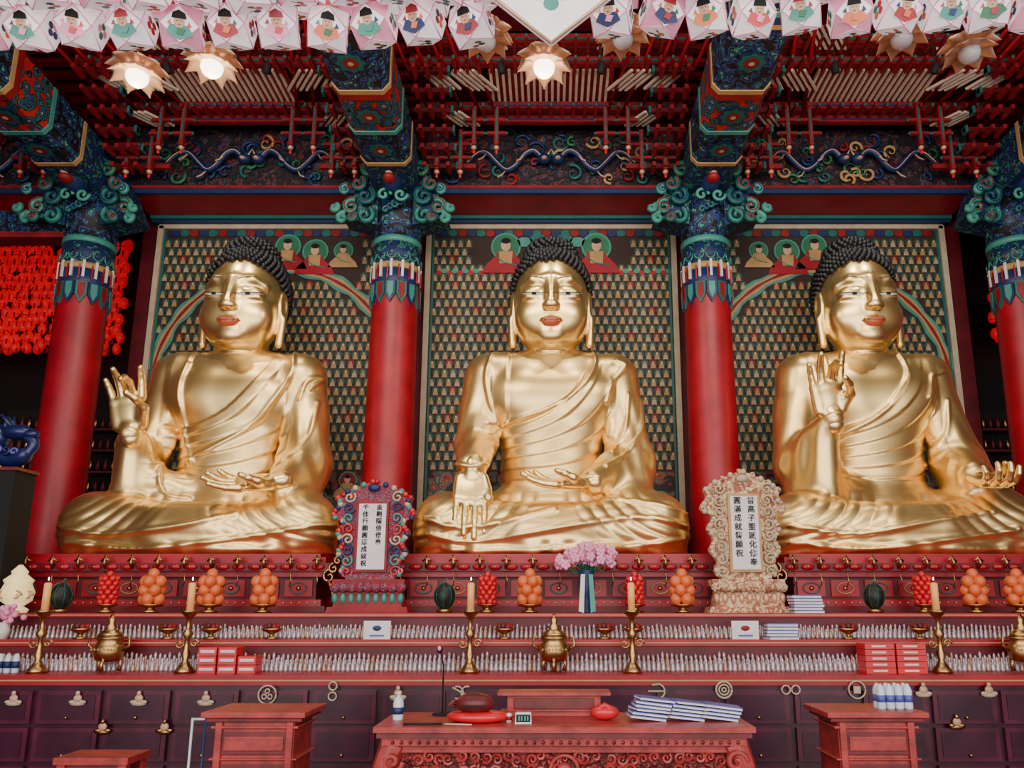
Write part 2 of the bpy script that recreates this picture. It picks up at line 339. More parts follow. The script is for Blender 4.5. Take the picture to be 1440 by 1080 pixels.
# ---------------------------------------------------------------- buddha body
BS=1.03;BZ=2.25;BY=12.05
def L(pts,bx,dy):
    o=[]
    for px,py in pts:
        w=W(px,py,BY+dy*BS);o.append(((w[0]-bx)/BS,(w[2]-BZ)/BS))
    return cat(o,5)
def buddha(bx,kind,lines):
    root=empty('buddha_statue',(bx,BY,BZ),BS)
    c=lambda a,b,ra,rb,k=.12:P('c',a,b,ra,rb,k=k)
    pr=[P('e',(0,-.05,.6),(.95,.65,.6)),P('e',(0,-.03,1.4),(.72,.46,.85),k=.15),P('e',(0,0,2.3),(.93,.50,.8),k=.25),
        P('e',(0,-.8,.25),(1.5,.62,.42),k=.25),P('e',(0,-.62,.08),(1.92,.85,.13),k=.1)]
    for s in(-1,1):
        pr+=[c((s*.5,.0,.5),(s*1.42,-.85,.46),.5,.42,.25),c((s*1.45,-.85,.42),(-s*.3,-1.18,.36),.41,.27,.2),
             c((0,.06,3.0),(s*.94,.06,2.80),.30,.37,.25),c((s*.97,.05,2.82),(s*1.09,-.02,2.2),.37,.33,.1),
             P('e',(s*.4,-.26,2.45),(.45,.24,.34),k=.25)]
    if kind=='earth':
        pr+=[c((-1.08,0,2.3),(-1.13,-.24,1.7),.32,.3,.06),c((-1.13,-.27,1.66),(-1.09,-1.02,1.24),.3,.21,.06)]
        hands=[('down',(-1.08,-1.12,1.17),(.0,-.3,-.97),(0,.97,-.3),False,1.0),('lap',(.52,-1.05,1.0),(-1,-.12,-.04),(0,-.25,1),True,.97)]
        pr+=[c((1.08,0,2.3),(1.18,-.2,1.5),.33,.33,.06),c((1.18,-.2,1.45),(.58,-.98,1.02),.31,.19,.08),c((1.2,-.2,1.4),(1.1,-.7,.7),.34,.33,.2)]
    else:
        R=kind=='fear'
        w=(-1.08,-.9,1.72) if R else (-.88,-.95,1.92)
        pr+=[c((-1.08,0,2.3),(-1.22,-.22,1.4),.34,.33,.06),c((-1.22,-.25,1.35),w,.31,.16,.08)]
        for q,r in((.2,.26),(.4,.24),(.6,.21),(.78,.17)):
            p=[(-1.22,-.25,1.35)[i]*(1-q)+w[i]*q for i in range(3)]
            pr.append(c(tuple(p),(p[0]-.03,p[1]+.05,.6),r,r*1.15,.12))
        p=[(-1.22,-.25,1.35)[i]*.4+w[i]*.6 for i in range(3)]
        pr.append(c((p[0]+.05,p[1]+.1,1.2),(-.55,-.35,.85),.22,.3,.2))
        hands=[('raise',w,(-.15 if R else -.12,-.08,1),(.05,-1,.0),False,1.04)]
        if R:
            pr+=[c((1.08,0,2.3),(1.2,-.2,1.45),.34,.34,.06),c((1.2,-.2,1.4),(1.12,-.95,1.02),.32,.2),c((1.2,-.2,1.4),(1.22,-.7,.7),.34,.34,.2)]
            hands.append(('lap',(1.1,-1.08,1.02),(-1,-.4,-.15),(0,-.55,1),True,.98))
        else:
            pr+=[c((1.08,0,2.3),(1.22,-.2,1.45),.34,.34,.06),c((1.2,-.2,1.4),(1.02,-.95,1.12),.33,.22),c((1.2,-.2,1.4),(1.2,-.8,.8),.34,.33,.2)]
            hands.append(('hold',(1.0,-1.02,1.1),(.1,-1,-.42),(0,-.35,1),True,.88))
    lo=(-2.15,-1.75,-.06);h=.0195
    V,Q=nets(field(pr,lo,(2.15,.85,3.6),h),lo,h);V=smooth(V,Q,2,.5)
    N=vnorm(V,Q);x,y,z=V.T;D=np.zeros(len(V));front=np.clip(-N[:,1]*2.5+.4,0,1)
    r=np.hypot(x+.75,(z-3.3)*1.0)
    tor=np.clip((.98-np.abs(x))/.1,0,1)*np.clip((z-.95)/.15,0,1)*np.clip((y+.85)/.15,0,1)
    robe=np.clip((r-1.36)/.025,0,1)*tor*front
    ph=(r-1.36)/(.19+.03*np.sin(x*2));saw=(ph%1);D+=robe*(.035+.02*(np.minimum(saw/.85,(1-saw)/.15)))*np.clip((3.1-z)*2,0,1)
    inner=np.clip((1.33-r)/.03,0,1)*np.clip((-.62-x)/.04,0,1)*tor*front;D+=inner*.03
    arm=np.clip((np.abs(x)-1.0)/.12,0,1)*np.clip((z-1.0)/.3,0,1)*np.clip((2.5-z)/.6,0,1)
    D+=arm*.009*np.sin((x*np.sign(x)+.3*z+.5*y)*19+1.2*np.sin(z*2.1))
    lap=np.clip((1.0-z)/.25,0,1)*np.clip((z-.16)/.1,0,1)
    for cx_,cz_,sg in((-1.9,1.0,1),(1.9,1.0,1)):
        rr=np.hypot(x-cx_,(z-cz_)*1.4);m=np.clip(1-np.abs(rr-1.15)/.75,0,1)
        D+=lap*front*m*.024*np.abs(np.sin(rr*17))
    D+=lap*front*.010*np.sin((z+.1*x*x)*20)*np.clip(1-np.abs(x)/1.0,0,1)
    hem=np.clip((.2-z)/.08,0,1);D+=hem*.018*np.sin(x*13+2*np.sin(x*5))
    for pts,dy,a,w in lines:
        C=L(pts,bx,dy);m=np.full(len(V),9.)
        for i in range(len(C)-1):
            A,B=C[i],C[i+1];d=B-A;t=np.clip(((x-A[0])*d[0]+(z-A[1])*d[1])/(d@d+1e-9),0,1)
            m=np.minimum(m,np.hypot(x-A[0]-t*d[0],z-A[1]-t*d[1]))
        D+=a*np.exp(-(m/w)**2)*front
    V=V+N*D[:,None];V[:,2]=np.maximum(V[:,2],.005)
    npmesh('robe_body',V,Q,'gold',root)
    npmesh('head',HV,HQ,'goldskin',root)
    global HAIRME
    if HAIRME is None:
        o=HAIR.build('hair',root);f=FACE.build('face_features',root);HAIRME=(o.data,f.data)
    else:
        for nm,me in zip(('hair','face_features'),HAIRME):
            o=bpy.data.objects.new(nm,me);sc.collection.objects.link(o);o.parent=root
    for k,w,f,n,l,s in hands: put_hand(k,w,f,n,l,s,root)
    return root
CEN=[([(835,482),(838,505),(826,535),(800,560),(765,578),(725,590),(697,600)],-.45,.035,.03),
 ([(690,495),(683,530),(690,570),(698,610),(700,655)],-.4,.04,.03),
 ([(850,565),(862,535),(880,512),(868,505)],-.4,.035,.03),
 ([(905,555),(903,600),(880,640),(850,662)],-.5,.03,.03),([(885,550),(880,600),(862,640)],-.5,.028,.025),
 ([(640,655),(665,662),(692,656)],-.85,.05,.03),([(600,730),(640,742),(700,738),(780,718)],-1.2,.035,.035),([(605,752),(660,762),(740,752),(820,738),(900,728),(965,738)],-1.3,.035,.035),
 ([(965,722),(900,708),(840,702)],-1.1,.035,.03),([(620,770),(700,776),(800,772),(900,766),(965,756)],-1.4,.03,.03)]
LEF=[([(405,488),(408,520),(385,560),(350,600),(300,632),(265,650)],-.45,.035,.035),([(262,510),(258,560),(262,610),(275,650)],-.4,.04,.03),
 ([(420,560),(428,535),(445,525),(432,545)],-.4,.035,.03),([(440,560),(430,620),(400,660)],-.5,.03,.03),([(85,740),(150,752),(250,745),(340,725)],-1.2,.035,.035),
 ([(90,762),(200,772),(320,760),(460,735)],-1.3,.035,.035),([(215,600),(212,640),(225,690),(260,700)],-.8,.04,.03)]
RIG=[([(1270,480),(1278,520),(1255,560),(1225,590),(1185,610)],-.45,.035,.035),([(1300,560),(1310,530),(1330,520)],-.4,.035,.03),([(1340,560),(1335,610),(1310,650)],-.5,.03,.03),
 ([(1110,740),(1200,752),(1300,735),(1390,722)],-1.2,.035,.035),([(1115,762),(1220,772),(1340,758),(1430,745)],-1.3,.035,.035)]
buddha(0,'earth',CEN);buddha(-5.0,'fear',LEF);buddha(5.0,'hold',RIG)
# ---------------------------------------------------------------- room shell
mb=MB();mb.box(-13,13,-3,17.6,-.4,-.3,'woodd');mb.build('floor')
mb=MB();mb.box(-13,13,17.5,17.7,-.3,11,'dark');mb.build('wall_back')
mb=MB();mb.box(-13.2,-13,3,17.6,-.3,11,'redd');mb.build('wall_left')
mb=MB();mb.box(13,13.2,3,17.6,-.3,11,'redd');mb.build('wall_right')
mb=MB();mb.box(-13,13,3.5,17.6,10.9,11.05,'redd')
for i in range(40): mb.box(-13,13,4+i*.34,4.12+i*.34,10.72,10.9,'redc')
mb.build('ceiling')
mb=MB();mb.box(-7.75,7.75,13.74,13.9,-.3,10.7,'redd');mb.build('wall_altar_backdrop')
# thousand buddha paintings
def painting(xc,hw,side):
    mb=MB();z0,z1=2.2,8.6;y=13.68
    mb.box(xc-hw,xc+hw,y,13.73,-.3,z1,'grey')
    mb.box(xc-hw-.02,xc-hw+.08,y-.06,y,z0,z1,'cream');mb.box(xc+hw-.08,xc+hw+.02,y-.06,y,z0,z1,'cream')
    mb.box(xc-hw+.1,xc-hw+.14,y-.03,y,z0,z1,'teal');mb.box(xc+hw-.14,xc+hw-.1,y-.03,y,z0,z1,'teal')
    mb.box(xc-hw,xc+hw,y-.06,y,z1-.06,z1+.05,'cream')
    dx,dz=.155,.17;nz=int((z1-z0)/dz);nx=int((2*hw-.3)/dx);AZ=5.55;AR=2.2
    sg=-1 if xc>0 else 1
    for j in range(nz):
        for i in range(nx+(j%2)):
            X=xc-nx*dx/2+(i+.5*(1-j%2))*dx;Z=z0+.1+j*dz
            if Z>z1-.2:continue
            u=X-xc
            if side and abs(math.hypot(u,Z-AZ)-AR)<.16 and Z>5.2: continue
            if side==0 and Z>7.75 and abs(u)<1.5: continue
            if side and Z>7.55 and -.5<u*sg<1.5: continue
            if Z<4.0: continue
            q=(i+j)%3
            mb.disc(X,y-.008,Z+.03,.069,.078,('halogreen','haloteal','redc')[q] if j%3==0 else ('halogreen','haloteal','haloteal')[q],8)
            mb.add([(X-.05,y-.012,Z-.065),(X+.05,y-.012,Z-.065),(X+.032,y-.012,Z+.022),(X-.032,y-.012,Z+.022)],[(0,1,2,3)],'figgold' if q!=1 else 'figpale')
            mb.disc(X,y-.016,Z+.042,.024,.03,'figgold' if q else 'skin',6)
            mb.disc(X,y-.014,Z+.068,.019,.018,'black',6)
    if side:
        n=40
        for rr,wd,mm,dy in((AR,.12,'mint',.02),(AR,.07,'ochre',.024),(AR,.025,'redc',.028)):
            for k in range(n):
                a0,a1=[math.radians(6+168*(k+q)/n) for q in(0,1)]
                w0=wd*(1+.25*math.sin(k*1.6));w1=wd*(1+.25*math.sin((k+1)*1.6))
                mb.add([(xc+(rr-w0)*math.cos(a0),y-dy,AZ+(rr-w0)*math.sin(a0)),(xc+(rr+w0)*math.cos(a0),y-dy,AZ+(rr+w0)*math.sin(a0)),(xc+(rr+w1)*math.cos(a1),y-dy,AZ+(rr+w1)*math.sin(a1)),(xc+(rr-w1)*math.cos(a1),y-dy,AZ+(rr-w1)*math.sin(a1))],[(0,1,2,3)],mm)
    figs=[(-.85,8.02,.46),(.85,8.02,.46)] if side==0 else [(sg*.1,8.05,.4),(sg*.62,7.95,.4),(sg*1.15,8.0,.3)]
    if side==0:
        for k in range(5): mb.disc(xc-.5+.25*k,y-.03,8.28+.06*(k%2),.16,.1,('mint','teal')[k%2],10)
    mb.box(xc-hw+.15,xc+hw-.15,y-.005,y,2.25,3.9,'mural')
    for k in range(9):
        X=xc-hw+.4+k*(2*hw-.8)/8;Z=3.3+.35*(k%2);figs.append((X-xc,Z,.26))
    for u,Z,s in figs:
        X=xc+u
        mb.disc(X,y-.03,Z+.35*s,.62*s,.62*s,'mint',16);mb.disc(X,y-.034,Z+.35*s,.54*s,.54*s,'redc' if s<.3 else 'green',16)
        mb.prism([(X-.95*s,Z-.8*s),(X+.95*s,Z-.8*s),(X+.8*s,Z-.45*s),(X+.45*s,Z-.1*s),(X+.3*s,Z+.15*s),(X-.3*s,Z+.15*s),(X-.45*s,Z-.1*s),(X-.8*s,Z-.45*s)],y-.045,y-.036,'red' if s>.3 else 'ochre')
        mb.prism([(X-.25*s,Z-.4*s),(X+.25*s,Z-.4*s),(X+.28*s,Z+.13*s),(X-.28*s,Z+.13*s)],y-.055,y-.046,'ochre')
        mb.tube([(X-.4*s,y-.05,Z-.1*s),(X-.1*s,y-.06,Z-.35*s),(X+.5*s,y-.05,Z-.5*s)],.03*s,'mint',5)
        mb.disc(X,y-.06,Z+.38*s,.2*s,.26*s,'skin',12);mb.disc(X,y-.062,Z+.58*s,.2*s,.13*s,'black',12)
    if side==0:
        for k in range(44): mb.disc(xc-2.1+k*.1,y-.02,7.66+.04*(k%2),.06,.05,'mint' if k%2 else 'red',8)
    for k in range(24): mb.disc(xc-hw+.3+k*(2*hw-.6)/23,y-.022,8.46,.1,.07,('navy','teal','redc')[k%3],8)
    mb.build('thousand_buddha_painting')
painting(0,2.33,0);painting(-5.05,2.35,1);painting(5.05,2.35,1)
# ---------------------------------------------------------------- columns and beams
CX=2.67;CYY=12.6
for i in range(4):
    x=CX*(-3+2*i);mb=MB()
    zc=W(0,436,CYY)[2];zt=8.6
    mb.lathe([(.43,-.3),(.41,3),(.385,zc+.1),(.38,zt)],(x,CYY,0),'red',28)
    R=.40
    zz=[zc+.25,zc+.62,zc+.72,zc+1.1,zc+1.2,zt]
    mb.lathe([(R,zz[0]),(R,zz[1])],(x,CYY,0),'navy',28);mb.lathe([(R+.015,zz[1]),(R+.015,zz[2])],(x,CYY,0),'ochre',28)
    mb.lathe([(R,zz[2]),(R,zz[3])],(x,CYY,0),'scroll2',28);mb.lathe([(R+.015,zz[3]),(R+.015,zz[4])],(x,CYY,0),'mint',28)
    mb.lathe([(R,zz[4]),(R,zz[5])],(x,CYY,0),'scroll',28)
    for k in range(14):
        a=2*math.pi*k/14;X=Matrix.Translation((x,CYY,0))@Matrix.Rotation(a,4,'Z')
        w=.085;z=zz[0]
        mb.prism([(-w,z+.12),(-w,z-.1),(0,z-.26),(w,z-.1),(w,z+.12)],-R-.02,-R+.02,('navy','teal')[k%2],X)
        mb.prism([(-w*.6,z+.1),(-w*.6,z-.08),(0,z-.2),(w*.6,z-.08),(w*.6,z+.1)],-R-.03,-R-.015,('mint','redc')[k%2],X)
        mb.box(-.02,.02,-R-.03,-R,z+.2,z+.5,'white',X);mb.box(-.07,-.05,-R-.028,-R,z+.16,z+.42,'red',X)
        mb.tube([(w*math.cos(t)*.95,-R-.02,z+.62+.1*math.sin(t)) for t in np.linspace(math.pi,2*math.pi,7)],.012,'mint',5,X)
    mb.build('temple_column')
    mb=MB();zb=W(0,320,CYY)[2]
    for s in(-1,1):
        for k,(dx,dz,r,sg) in enumerate([(.5,.05,.15,1),(.74,.2,.14,-1),(.5,.38,.16,1),(.86,-.04,.1,-1),(.62,.58,.13,1),(.44,.82,.13,-1),(.98,.1,.07,1),(.68,-.08,.08,1),(.8,.4,.08,-1)]):
            p=spiral((x+s*dx,CYY-.35-.03*k,zb+dz),r,1.3,a0=math.pi/2+s*.5,sg=s*sg)
            mb.tube(p,[.048]*8+[.034]*9,('teal','mint','teal','mint','teal','green','mint','teal','mint')[k],6)
            mb.tube([(a,b-.04,c) for a,b,c in p],.012,('mint','redc','navy')[k%3],5)
        mb.prism([(x+s*.3,zb-.1),(x+s*.9,zb+.05),(x+s*.75,zb+.4),(x+s*.55,zb+.95),(x+s*.3,zb+1.0)][::s],CYY-.3,CYY+.2,'scroll2')
    mb.sph((x,CYY-.6,zb+.5),(.17,.3,.17),'navy',12,8);mb.sph((x,CYY-.85,zb+.45),(.11,.14,.08),'redc',10,7);mb.sph((x,CYY-.9,zb+.53),(.07,.1,.05),'skin',10,7)
    for s in(-1,1): mb.sph((x+s*.08,CYY-.83,zb+.57),.035,'white',8,6);mb.tube(spiral((x+s*.2,CYY-.7,zb+.62),.1,1.2,sg=s),.025,'teal',6);mb.tube(spiral((x+s*.14,CYY-.6,zb+.3),.12,1.2,sg=-s),.03,'mint',6)
    for k in range(4): mb.tube(spiral((x+(-.12+.08*k),CYY-.5,zb+.08+.05*k),.07,1.1,k),.025,('teal','navy')[k%2],6)
    mb.build('carved_column_bracket')
    mb=MB();y1=CYY+.3;seg=[(5.0,6.2,'scroll'),(6.2,6.3,'mint'),(6.3,7.4,'medal'),(7.4,7.5,'redc'),(7.5,8.3,'scroll2'),(8.3,8.38,'mint'),(8.38,8.5,'navy'),(8.5,8.58,'ochre'),(8.58,9.7,'scroll'),(9.7,9.78,'ochre'),(9.78,9.9,'redc'),(9.9,10.6,'medal'),(10.6,10.68,'mint'),(10.68,11.4,'scroll'),(11.4,11.48,'ochre'),(11.48,y1,'scroll2')]
    for a,b,m in seg:
        e=.015 if b-a<.2 else 0;prof=[(-.4,.12),(-.3,0),(.3,0),(.4,.12),(.4,.75),(-.4,.75)]
        vs=[]
        for Y in(a,b):
            zz_=8.5+.05*(CYY-Y)
            for u,v in prof: vs.append((x+u*(1+e*2),Y,zz_+v-(e if v<.2 else 0)))
        n=6;fs=[tuple(range(n))[::-1],tuple(range(n,2*n))]+[(j,(j+1)%n,(j+1)%n+n,j+n) for j in range(n)]
        mb.add(vs,fs,m)
    for Y in(9.15,10.25,11.05,8.0,6.9):
        z_=8.485+.05*(CYY-Y)
        for r,mm,dz in((.22,'navy',0),(.18,'teal',-.008),(.1,'redc',-.016),(.04,'cream',-.024)):
            vs=[(x+r*(1+.12*math.cos(8*t))*math.cos(t),Y+r*(1+.12*math.cos(8*t))*math.sin(t),z_+dz) for t in np.linspace(0,2*math.pi,33)[:-1]]
            mb.add(vs,[tuple(range(31,-1,-1))],mm)
    mb.build('painted_ceiling_beam')
# ---------------------------------------------------------------- canopy in each bay
def canopy(xc,hw=2.2):
    mb=MB()
    B=lambda x0,x1,y0,y1,z0,z1,m:mb.box(xc+x0,xc+x1,y0,y1,z0,z1,m)
    YC=12.7
    B(-hw,hw,YC-.05,13.6,8.72,8.85,'red');B(-hw,hw,YC-.1,YC-.03,8.70,8.78,'navy');B(-hw,hw,YC-.12,YC-.05,8.78,8.84,'redc')
    B(-hw,hw,13.52,13.6,8.62,8.70,'navy');B(-hw,hw,13.45,13.52,8.66,8.72,'teal')
    B(-hw,hw,YC,YC+.15,8.85,10.0,'carve')
    for k in range(34):
        a=random.uniform(-1.8,1.8);z=random.uniform(8.98,9.8);s=random.choice((-1,1))
        mb.tube(spiral((xc+a,YC-.06,z),random.uniform(.08,.17),1.2,random.random()*6,sg=s),[.028]*9+[.012]*8,random.choice(('navy','teal','ochre','redc','navy','teal','redc','green')),6)
    for s in(-1,1):
        pts=[(xc+s*(.12+.17*i),YC-.15-.05*math.sin(i),9.3+.17*math.sin(i*1.25)) for i in range(9)]
        cp=cat(pts,3).tolist()
        mb.tube(cp,[.055]*20+[.02]*5,'navy' ,7);mb.tube([(a,b-.045,c) for a,b,c in cp],.012,'skin',5)
        hx,hy,hz=cp[0];mb.sph((hx,hy-.05,hz),(.12,.1,.09),'navy',10,7);mb.sph((hx-s*.0,hy-.14,hz-.03),(.05,.06,.03),'skin',8,6)
        for q in(-1,1): mb.tube([(hx+q*.05,hy-.05,hz+.06),(hx+q*.12,hy-.05,hz+.2)],[.02,.006],'cream',5)
        for k in range(3):
            q=cp[6+k*6];mb.tube([q,(q[0]+.08*s,q[1]-.06,q[2]-.14),(q[0]+.15*s,q[1]-.06,q[2]-.17)],.016,'skin',5)
    for z,y,w in((9.82,12.15,1.85),(9.92,11.92,1.0)):
        B(-w,w,y-.05,y+.05,z-.05,z+.06,'redc');B(-w,w,y-.062,y-.05,z-.015,z+.015,'navy');B(-w-.08,w+.08,y-.04,y+.04,z+.06,z+.1,'redc')
    B(-2.1,-1.3,12.25,12.33,8.98,9.06,'redc');B(1.3,2.1,12.25,12.33,8.98,9.06,'redc')
    for u in(-1.95,-1.55,-1.3,-.92,.92,1.3,1.55,1.95):
        y=12.1 if abs(u)>1.4 else 11.85;zt=9.95 if abs(u)<1.4 else 9.6;zb=9.15 if abs(u)<1.4 else 8.85
        B(u-.035,u+.035,y-.035,y+.035,zb,zt,'redc');B(u-.012,u+.012,y-.045,y-.035,zb+.1,zt-.1,'teal')
        mb.sph((xc+u,y,zb-.04),(.05,.05,.04),'petal',8,6);mb.sph((xc+u,y,zb-.11),(.028,.028,.05),'redfruit',8,6)
        for zz in(zb+.2,zb+.45): B(u-.16,u+.16,y-.03,y+.03,zz,zz+.05,'redc');mb.sph((xc+u-.17,y,zz+.03),.028,'teal',6,5);mb.sph((xc+u+.17,y,zz+.03),.028,'teal',6,5)
    def stripes(x0,x1,y0,y1,z,step=.1,skew=0):
        mb.add([(xc+x0,y0,z+.02),(xc+x1,y0,z+.02),(xc+x1+skew,y1,z+.02),(xc+x0+skew,y1,z+.02)],[(3,2,1,0)],'redc')
        n=int(abs(x1-x0)/step)
        for i in range(n):
            a=x0+(i+.2)*step*(1 if x1>x0 else -1);b=a+step*.42
            mb.add([(xc+a,y0,z-.02),(xc+b,y0,z-.02),(xc+b+skew,y1,z-.02),(xc+a+skew,y1,z-.02),(xc+a,y0,z+.02),(xc+b,y0,z+.02),(xc+b+skew,y1,z+.02),(xc+a+skew,y1,z+.02)],[(3,2,1,0),(0,1,5,4),(1,2,6,5),(2,3,7,6),(3,0,4,7)],'dimcream')
    stripes(-1.02,1.02,11.05,11.85,10.0)
    for s in(-1,1):
        stripes(s*1.25,s*1.75,11.0,11.5,9.95,skew=-s*.35);stripes(s*1.55,s*2.05,11.75,12.15,9.72,skew=-s*.3);stripes(s*1.05,s*1.6,10.2,10.7,10.1,skew=-s*.35);stripes(s*1.8,s*2.2,10.9,11.4,9.9,skew=-s*.3)
    B(-2.25,2.25,10.7,12.7,10.12,10.2,'redd');B(-2.25,2.25,8.6,10.7,10.42,10.5,'redd')
    for y,z in((12.0,9.95),(10.95,10.05),(10.66,10.2),(9.7,10.3),(8.9,10.38)):
        B(-2.25,2.25,y-.05,y+.05,z-.06,z+.1,'redc');B(-2.25,2.25,y-.058,y-.05,z-.01,z+.02,'teal')
        n=23
        for i in range(n):
            u=-2.1+i*4.2/(n-1)
            B(u-.025,u+.025,y-.25,y+.1,z-.13,z-.06,'redc');mb.sph((xc+u,y-.25,z-.09),(.028,.03,.03),'teal' if i%2 else 'redc',6,5)
    for s in(-1,1):
        for k in range(5):
            mb.tube([(xc+s*(.95+.28*k),12.0,9.88),(xc+s*(1.2+.28*k),10.9,10.02),(xc+s*(1.45+.28*k),9.5,10.2)],.035,'red',4)
        for k in range(6):
            B(*sorted((s*1.6,s*2.25)),12.2-.26*k,12.28-.26*k,8.95+.18*k,9.03+.18*k,'redd')
            B(*sorted((s*1.6,s*1.64)),12.18-.26*k,12.30-.26*k,8.93+.18*k,9.05+.18*k,'teal')
            for q in(1.75,1.95,2.15): B(*sorted((s*q-.03,s*q+.03)),12.0-.26*k,12.3-.26*k,8.88+.18*k,8.95+.18*k,'redc')
    mb.build('ceiling_canopy')
canopy(0);canopy(-5.3);canopy(5.3);canopy(-10.6);canopy(10.6)
mb=MB()
for x0,x1 in((-13,-8.4),(8.4,13)): mb.box(x0,x1,12.5,12.8,7.9,8.3,'scroll');mb.box(x0,x1,12.48,12.82,7.8,7.9,'redc')
mb.build('painted_tie_beam')
# ---------------------------------------------------------------- altar
ZT1,ZT2,ZT3=1.5,1.22,.89
for nm,y0,y1,zt,th in(('altar_platform',9.31,12.15,ZT1,.05),('altar_shelf',8.89,9.30,ZT2,.07),('altar_ledge',8.49,8.88,ZT3,.1)):
    mb=MB();mb.box(-8.6,8.6,y0+.03,y1,-.3,zt-th,'redd');mb.box(-8.62,8.62,y0,y1,zt-th,zt,'red');mb.box(-8.6,8.6,y0-.005,y0,zt-th*.6,zt-th*.6+.014,'ochre')
    mb.build(nm,bevel=.008)
mb=MB();mb.box(-8.6,8.6,8.37,8.48,-.3,.79,'maroon');mb.box(-8.65,8.65,8.34,8.48,.79,ZT3,'red');mb.box(-8.6,8.6,8.335,8.34,.83,.845,'ochre')
for i in range(25):
    x=-8.4+i*.7
    for z0,z1 in((.42,.74),(.06,.38),(-.27,.02)):
        mb.box(x-.32,x+.32,8.33,8.37,z0,z1,'maroon2');mb.box(x-.27,x+.27,8.322,8.335,z0+.04,z1-.04,'maroon')
        mb.sph((x,8.31,z0+.06),.018,'brass',6,5)
def ring(x,z,r,m='white',t=.009,y=8.305,a0=0,a1=6.3): mb.tube([(x+r*math.cos(a),y,z+r*math.sin(a)) for a in np.linspace(a0,a1,20)],t,m,5)
def CP(px,py): w=W(px,py,8.31);return w[0],w[2]
x,z=CP(376,977);ring(x,z,.09,'cream');[ring(x+.035*math.cos(a),z+.035*math.sin(a),.022,'cream',.007) for a in(1.57,3.7,5.7)]
x,z=CP(468,972);ring(x,z+.05,.04,'cream');ring(x,z-.05,.04,'cream')
x,z=CP(650,974);ring(x+.05,z,.06,'cream',.01,8.305,1.2,5.2);ring(x-.05,z,.06,'cream',.01,8.305,-2,2);mb.tube([(x-.1,8.305,z+.05),(x+.1,8.305,z-.05)],.01,'cream',5)
x,z=CP(925,972);ring(x,z,.07,'cream',.01,8.305,-1.5,1.5);mb.tube([(x-.1,8.305,z),(x+.07,8.305,z)],.01,'cream',5);mb.tube([(x-.06,8.305,z+.06),(x+.02,8.305,z+.07)],.01,'cream',5);mb.tube([(x-.06,8.305,z-.06),(x+.02,8.305,z-.07)],.01,'cream',5)
x,z=CP(1018,970);ring(x,z,.08,'cream',.012);ring(x,z,.05,'cream',.01);ring(x,z,.02,'cream',.01)
x,z=CP(1112,970);ring(x-.05,z,.042,'cream');ring(x+.05,z,.042,'cream')
x,z=CP(1205,970);ring(x,z,.085,'cream');mb.box(x-.035,x+.035,8.3,8.31,z-.035,z+.035,'cream')
for px,py in((20,982),(110,982),(196,982),(290,982),(560,975),(1298,970),(1390,970),(145,1022),(232,1022),(1345,1015)):
    x,z=CP(px,py);m='cream' if py<1000 else 'brass'
    mb.sph((x,8.305,z-.05),(.085,.02,.025),m,8,5);mb.sph((x,8.3,z),(.045,.02,.04),'skin',8,6);mb.sph((x,8.295,z+.05),(.022,.02,.025),m,8,6)
    for s in(-1,1): mb.sph((x+s*.05,8.3,z-.035),(.04,.015,.02),m,7,5)
mb.build('drawer_cabinet')
def minis(rows,nm):
    mb=MB()
    for y,z,s in rows:
        n=330
        for i in range(n):
            x=-8.5+17*i/(n-1);q=s*random.uniform(.85,1.06);w=s*.8
            mb.lathe([(.028*w,0),(.03*w,.02*q),(.022*w,.055*q),(.02*w,.08*q),(.009*w,.088*q),(.014*w,.1*q),(.013*w,.115*q),(.003*w,.13*q)],(x,y,z),'mini' if random.random()<.8 else 'minid',6)
    mb.build(nm)
minis([(9.24,ZT2,1.2),(9.15,ZT2,1.0)],'miniature_buddha_figures');minis([(8.84,ZT3,1.5),(8.79,ZT3,1.15)],'votive_figurines')
